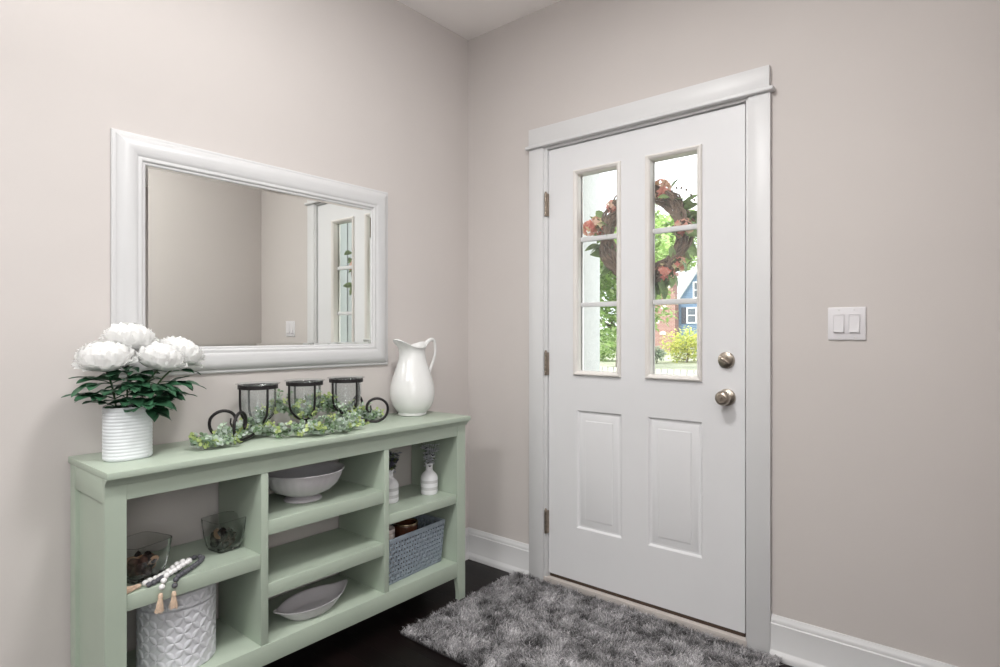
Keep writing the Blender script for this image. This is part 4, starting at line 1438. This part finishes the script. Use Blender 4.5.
def tree(name, label, cat, loc, h, crown, n, leaf, cols, seed, trunk=True, group=None, base_frac=0.3, ty=0.8):
    rng = random.Random(seed)
    loc = Vector(loc)
    t = thing(name, label, cat, loc, group)
    if trunk:
        bm = NB()
        top = loc + Vector((rng.uniform(-.2, .2), 0, h * 0.75))
        tube(bm, smooth_curve([loc, loc + Vector((0.05, 0, h * 0.25)), loc + Vector((-0.05, 0, h * 0.5)), top], 4), [0.030 * h * (1 - 0.06 * i) for i in range(13)], 8)
        for k in range(7):
            z = h * rng.uniform(base_frac, 0.65); a = rng.uniform(0, 6.28)
            p = loc + Vector((0, 0, z))
            q = p + Vector((math.cos(a) * crown * 0.7, math.sin(a) * crown * 0.7, h * 0.2))
            tube(bm, [p, p.lerp(q, 0.5) + Vector((0, 0, -0.02 * h)), q], [0.012 * h, 0.008 * h, 0.003 * h], 6)
        obj('trunk', bm, mat('bark', (104, 88, 74), 0.9, var=0.2, scale=8), t)
    V, F, cc = [], [], []
    clumps = []
    for k in range(26):
        d = Vector((rng.gauss(0, 1), rng.gauss(0, 1), rng.gauss(0, 1))).normalized() * rng.random() ** 0.4
        clumps.append((Vector((d.x * crown * 0.8, d.y * crown * ty, h * (base_frac + (1 - base_frac) * (0.5 + 0.42 * d.z)))), crown * rng.uniform(0.28, 0.45), rng.uniform(0.8, 1.2)))
    for k in range(n):
        cl, cr, br = rng.choice(clumps)
        d = Vector((rng.gauss(0, 1), rng.gauss(0, 1), rng.gauss(0, 1))).normalized() * cr * rng.uniform(0.55, 1.0)
        p = loc + cl + d
        if p.z < loc.z + 0.02: p.z = loc.z + 0.02 + rng.random() * leaf
        dd, s, u = frame_of((rng.uniform(-1, 1), rng.uniform(-1, 1), rng.uniform(-.7, .5)))
        b0 = len(V)
        l = leaf * rng.uniform(0.7, 1.3)
        for q in (p, p + dd * l * 0.5 + s * l * 0.32, p + dd * l, p + dd * l * 0.5 - s * l * 0.32): V.append(tuple(q))
        F.append((b0, b0 + 1, b0 + 2, b0 + 3))
        c = rng.choice(cols)
        cc += [(c[0] * br, c[1] * br, c[2] * br, 1)] * 4
    np_mesh('foliage', V, F, EXTLEAF, t, cc, sm=False)
EXTLEAF = attr_mat('tree_leaf', 0.7, 0.2, 0.5)
G1 = [rgb(172, 200, 122), rgb(196, 218, 148), rgb(150, 180, 106), rgb(214, 230, 172)]
G2 = [rgb(200, 206, 96), rgb(222, 220, 120), rgb(172, 188, 90), rgb(232, 228, 150)]
G3 = [rgb(170, 184, 160), rgb(196, 206, 190), rgb(150, 168, 140)]
tree('leafy_tree', 'bright green tree seen through the left door glass', 'tree', (-10.6, 21.5, GZ), 7.6, 3.0, 9000, 0.30, G1, 31, base_frac=0.14)
tree('leafy_tree', 'light green tree behind the wreath and above the blue house', 'tree', (-27.0, 66.0, GZ), 17.0, 5.2, 8000, 0.55, G1, 32)
tree('leafy_tree', 'pale green tree at the right of the door glass behind the house', 'tree', (-17.6, 61.0, GZ), 15.5, 4.2, 7000, 0.5, G1, 33)
tree('garden_shrub', 'yellow green shrub in front of the brick chimney', 'shrub', (-10.4, 28.6, GZ), 1.75, 1.5, 3200, 0.15, G2, 34, base_frac=0.0)
tree('garden_shrub', 'small silvery shrub at the left of the yellow shrub', 'shrub', (-11.15, 26.4, GZ), 0.95, 0.6, 1200, 0.11, G3, 35, base_frac=0.0)
tree('hedge', 'green hedge along the lawn under the leafy tree', 'hedge', (-14.2, 27.2, GZ), 1.5, 1.4, 2200, 0.18, G1, 36, trunk=False, base_frac=0.0)

# ------------------------------------------------------------------ light
w = bpy.data.worlds.new('overcast_sky'); bpy.context.scene.world = w
w.use_nodes = True
nt = w.node_tree
bg = nt.nodes['Background']
tc = nt.nodes.new('ShaderNodeTexCoord')
nz = nt.nodes.new('ShaderNodeTexNoise'); nz.inputs['Scale'].default_value = 2.0; nz.inputs['Detail'].default_value = 5
rp = nt.nodes.new('ShaderNodeValToRGB')
rp.color_ramp.elements[0].position = 0.35; rp.color_ramp.elements[0].color = (0.86, 0.93, 1.0, 1)
rp.color_ramp.elements[1].position = 0.6; rp.color_ramp.elements[1].color = (1, 1, 1, 1)
nt.links.new(tc.outputs['Generated'], nz.inputs['Vector'])
nt.links.new(nz.outputs['Fac'], rp.inputs['Fac'])
nt.links.new(rp.outputs['Color'], bg.inputs['Color'])
bg.inputs['Strength'].default_value = 2.1

def area(name, loc, target, sx, sy, power, col=(1, 1, 1)):
    l = bpy.data.lights.new(name, 'AREA'); l.shape = 'RECTANGLE'; l.size = sx; l.size_y = sy; l.energy = power; l.color = col
    o = bpy.data.objects.new(name, l); C.objects.link(o); o.location = loc
    o.rotation_euler = (Vector(target) - Vector(loc)).to_track_quat('-Z', 'Y').to_euler()
    return o
sun = bpy.data.lights.new('sun', 'SUN'); sun.energy = 2.3; sun.angle = math.radians(6)
so = bpy.data.objects.new('sun', sun); C.objects.link(so)
so.rotation_euler = Vector((0.25, 0.72, -0.85)).to_track_quat('-Z', 'Y').to_euler()
area('window_light_side', (4.9, -3.3, 1.9), (0.3, -1.6, 1.1), 2.6, 1.6, 48, (1.0, 1.0, 1.0))
area('entry_ceiling_light', (1.24, -1.38, 2.72), (1.24, -1.38, 0), 0.30, 0.30, 20, (1.0, 0.995, 0.98))
area('rear_fill_light', (1.2, -3.6, 2.72), (1.2, -3.6, 0), 0.8, 0.8, 40, (1.0, 0.995, 0.98))  # added overhead fill behind the camera to balance wall brightness, no known fixture
area('hall_fill_light', (2.4, -3.0, 2.72), (2.4, -3.0, 0), 0.9, 0.9, 20, (1.0, 0.995, 0.98))  # second added overhead fill, fitted to the surface tones rather than a known lamp
area('ceiling_fill_light', (1.2, -1.9, 2.0), (1.2, -1.9, 2.78), 0.6, 0.6, 10, (1.0, 0.995, 0.98))  # added unseen panel aimed upward to brighten the ceiling

# ------------------------------------------------------------------ camera
cam = bpy.data.cameras.new('camera')
cam.sensor_width = 36; cam.lens = 36 * 590 / 1000
cam.clip_start = 0.02; cam.clip_end = 500
co = bpy.data.objects.new('camera', cam); C.objects.link(co)
co.location = (2.146, -2.34, 1.20)
co.rotation_euler = (PI / 2, 0, math.atan(489 / 590))
sc = bpy.context.scene
sc.camera = co
sc.view_settings.view_transform = 'Standard'
sc.view_settings.look = 'None'
sc.view_settings.exposure = 0.33
sc.view_settings.gamma = 1.0
try:
    sc.cycles.use_denoising = True
    sc.cycles.max_bounces = 14
    sc.cycles.transparent_max_bounces = 16
    sc.cycles.sample_clamp_indirect = 8
except Exception:
    pass
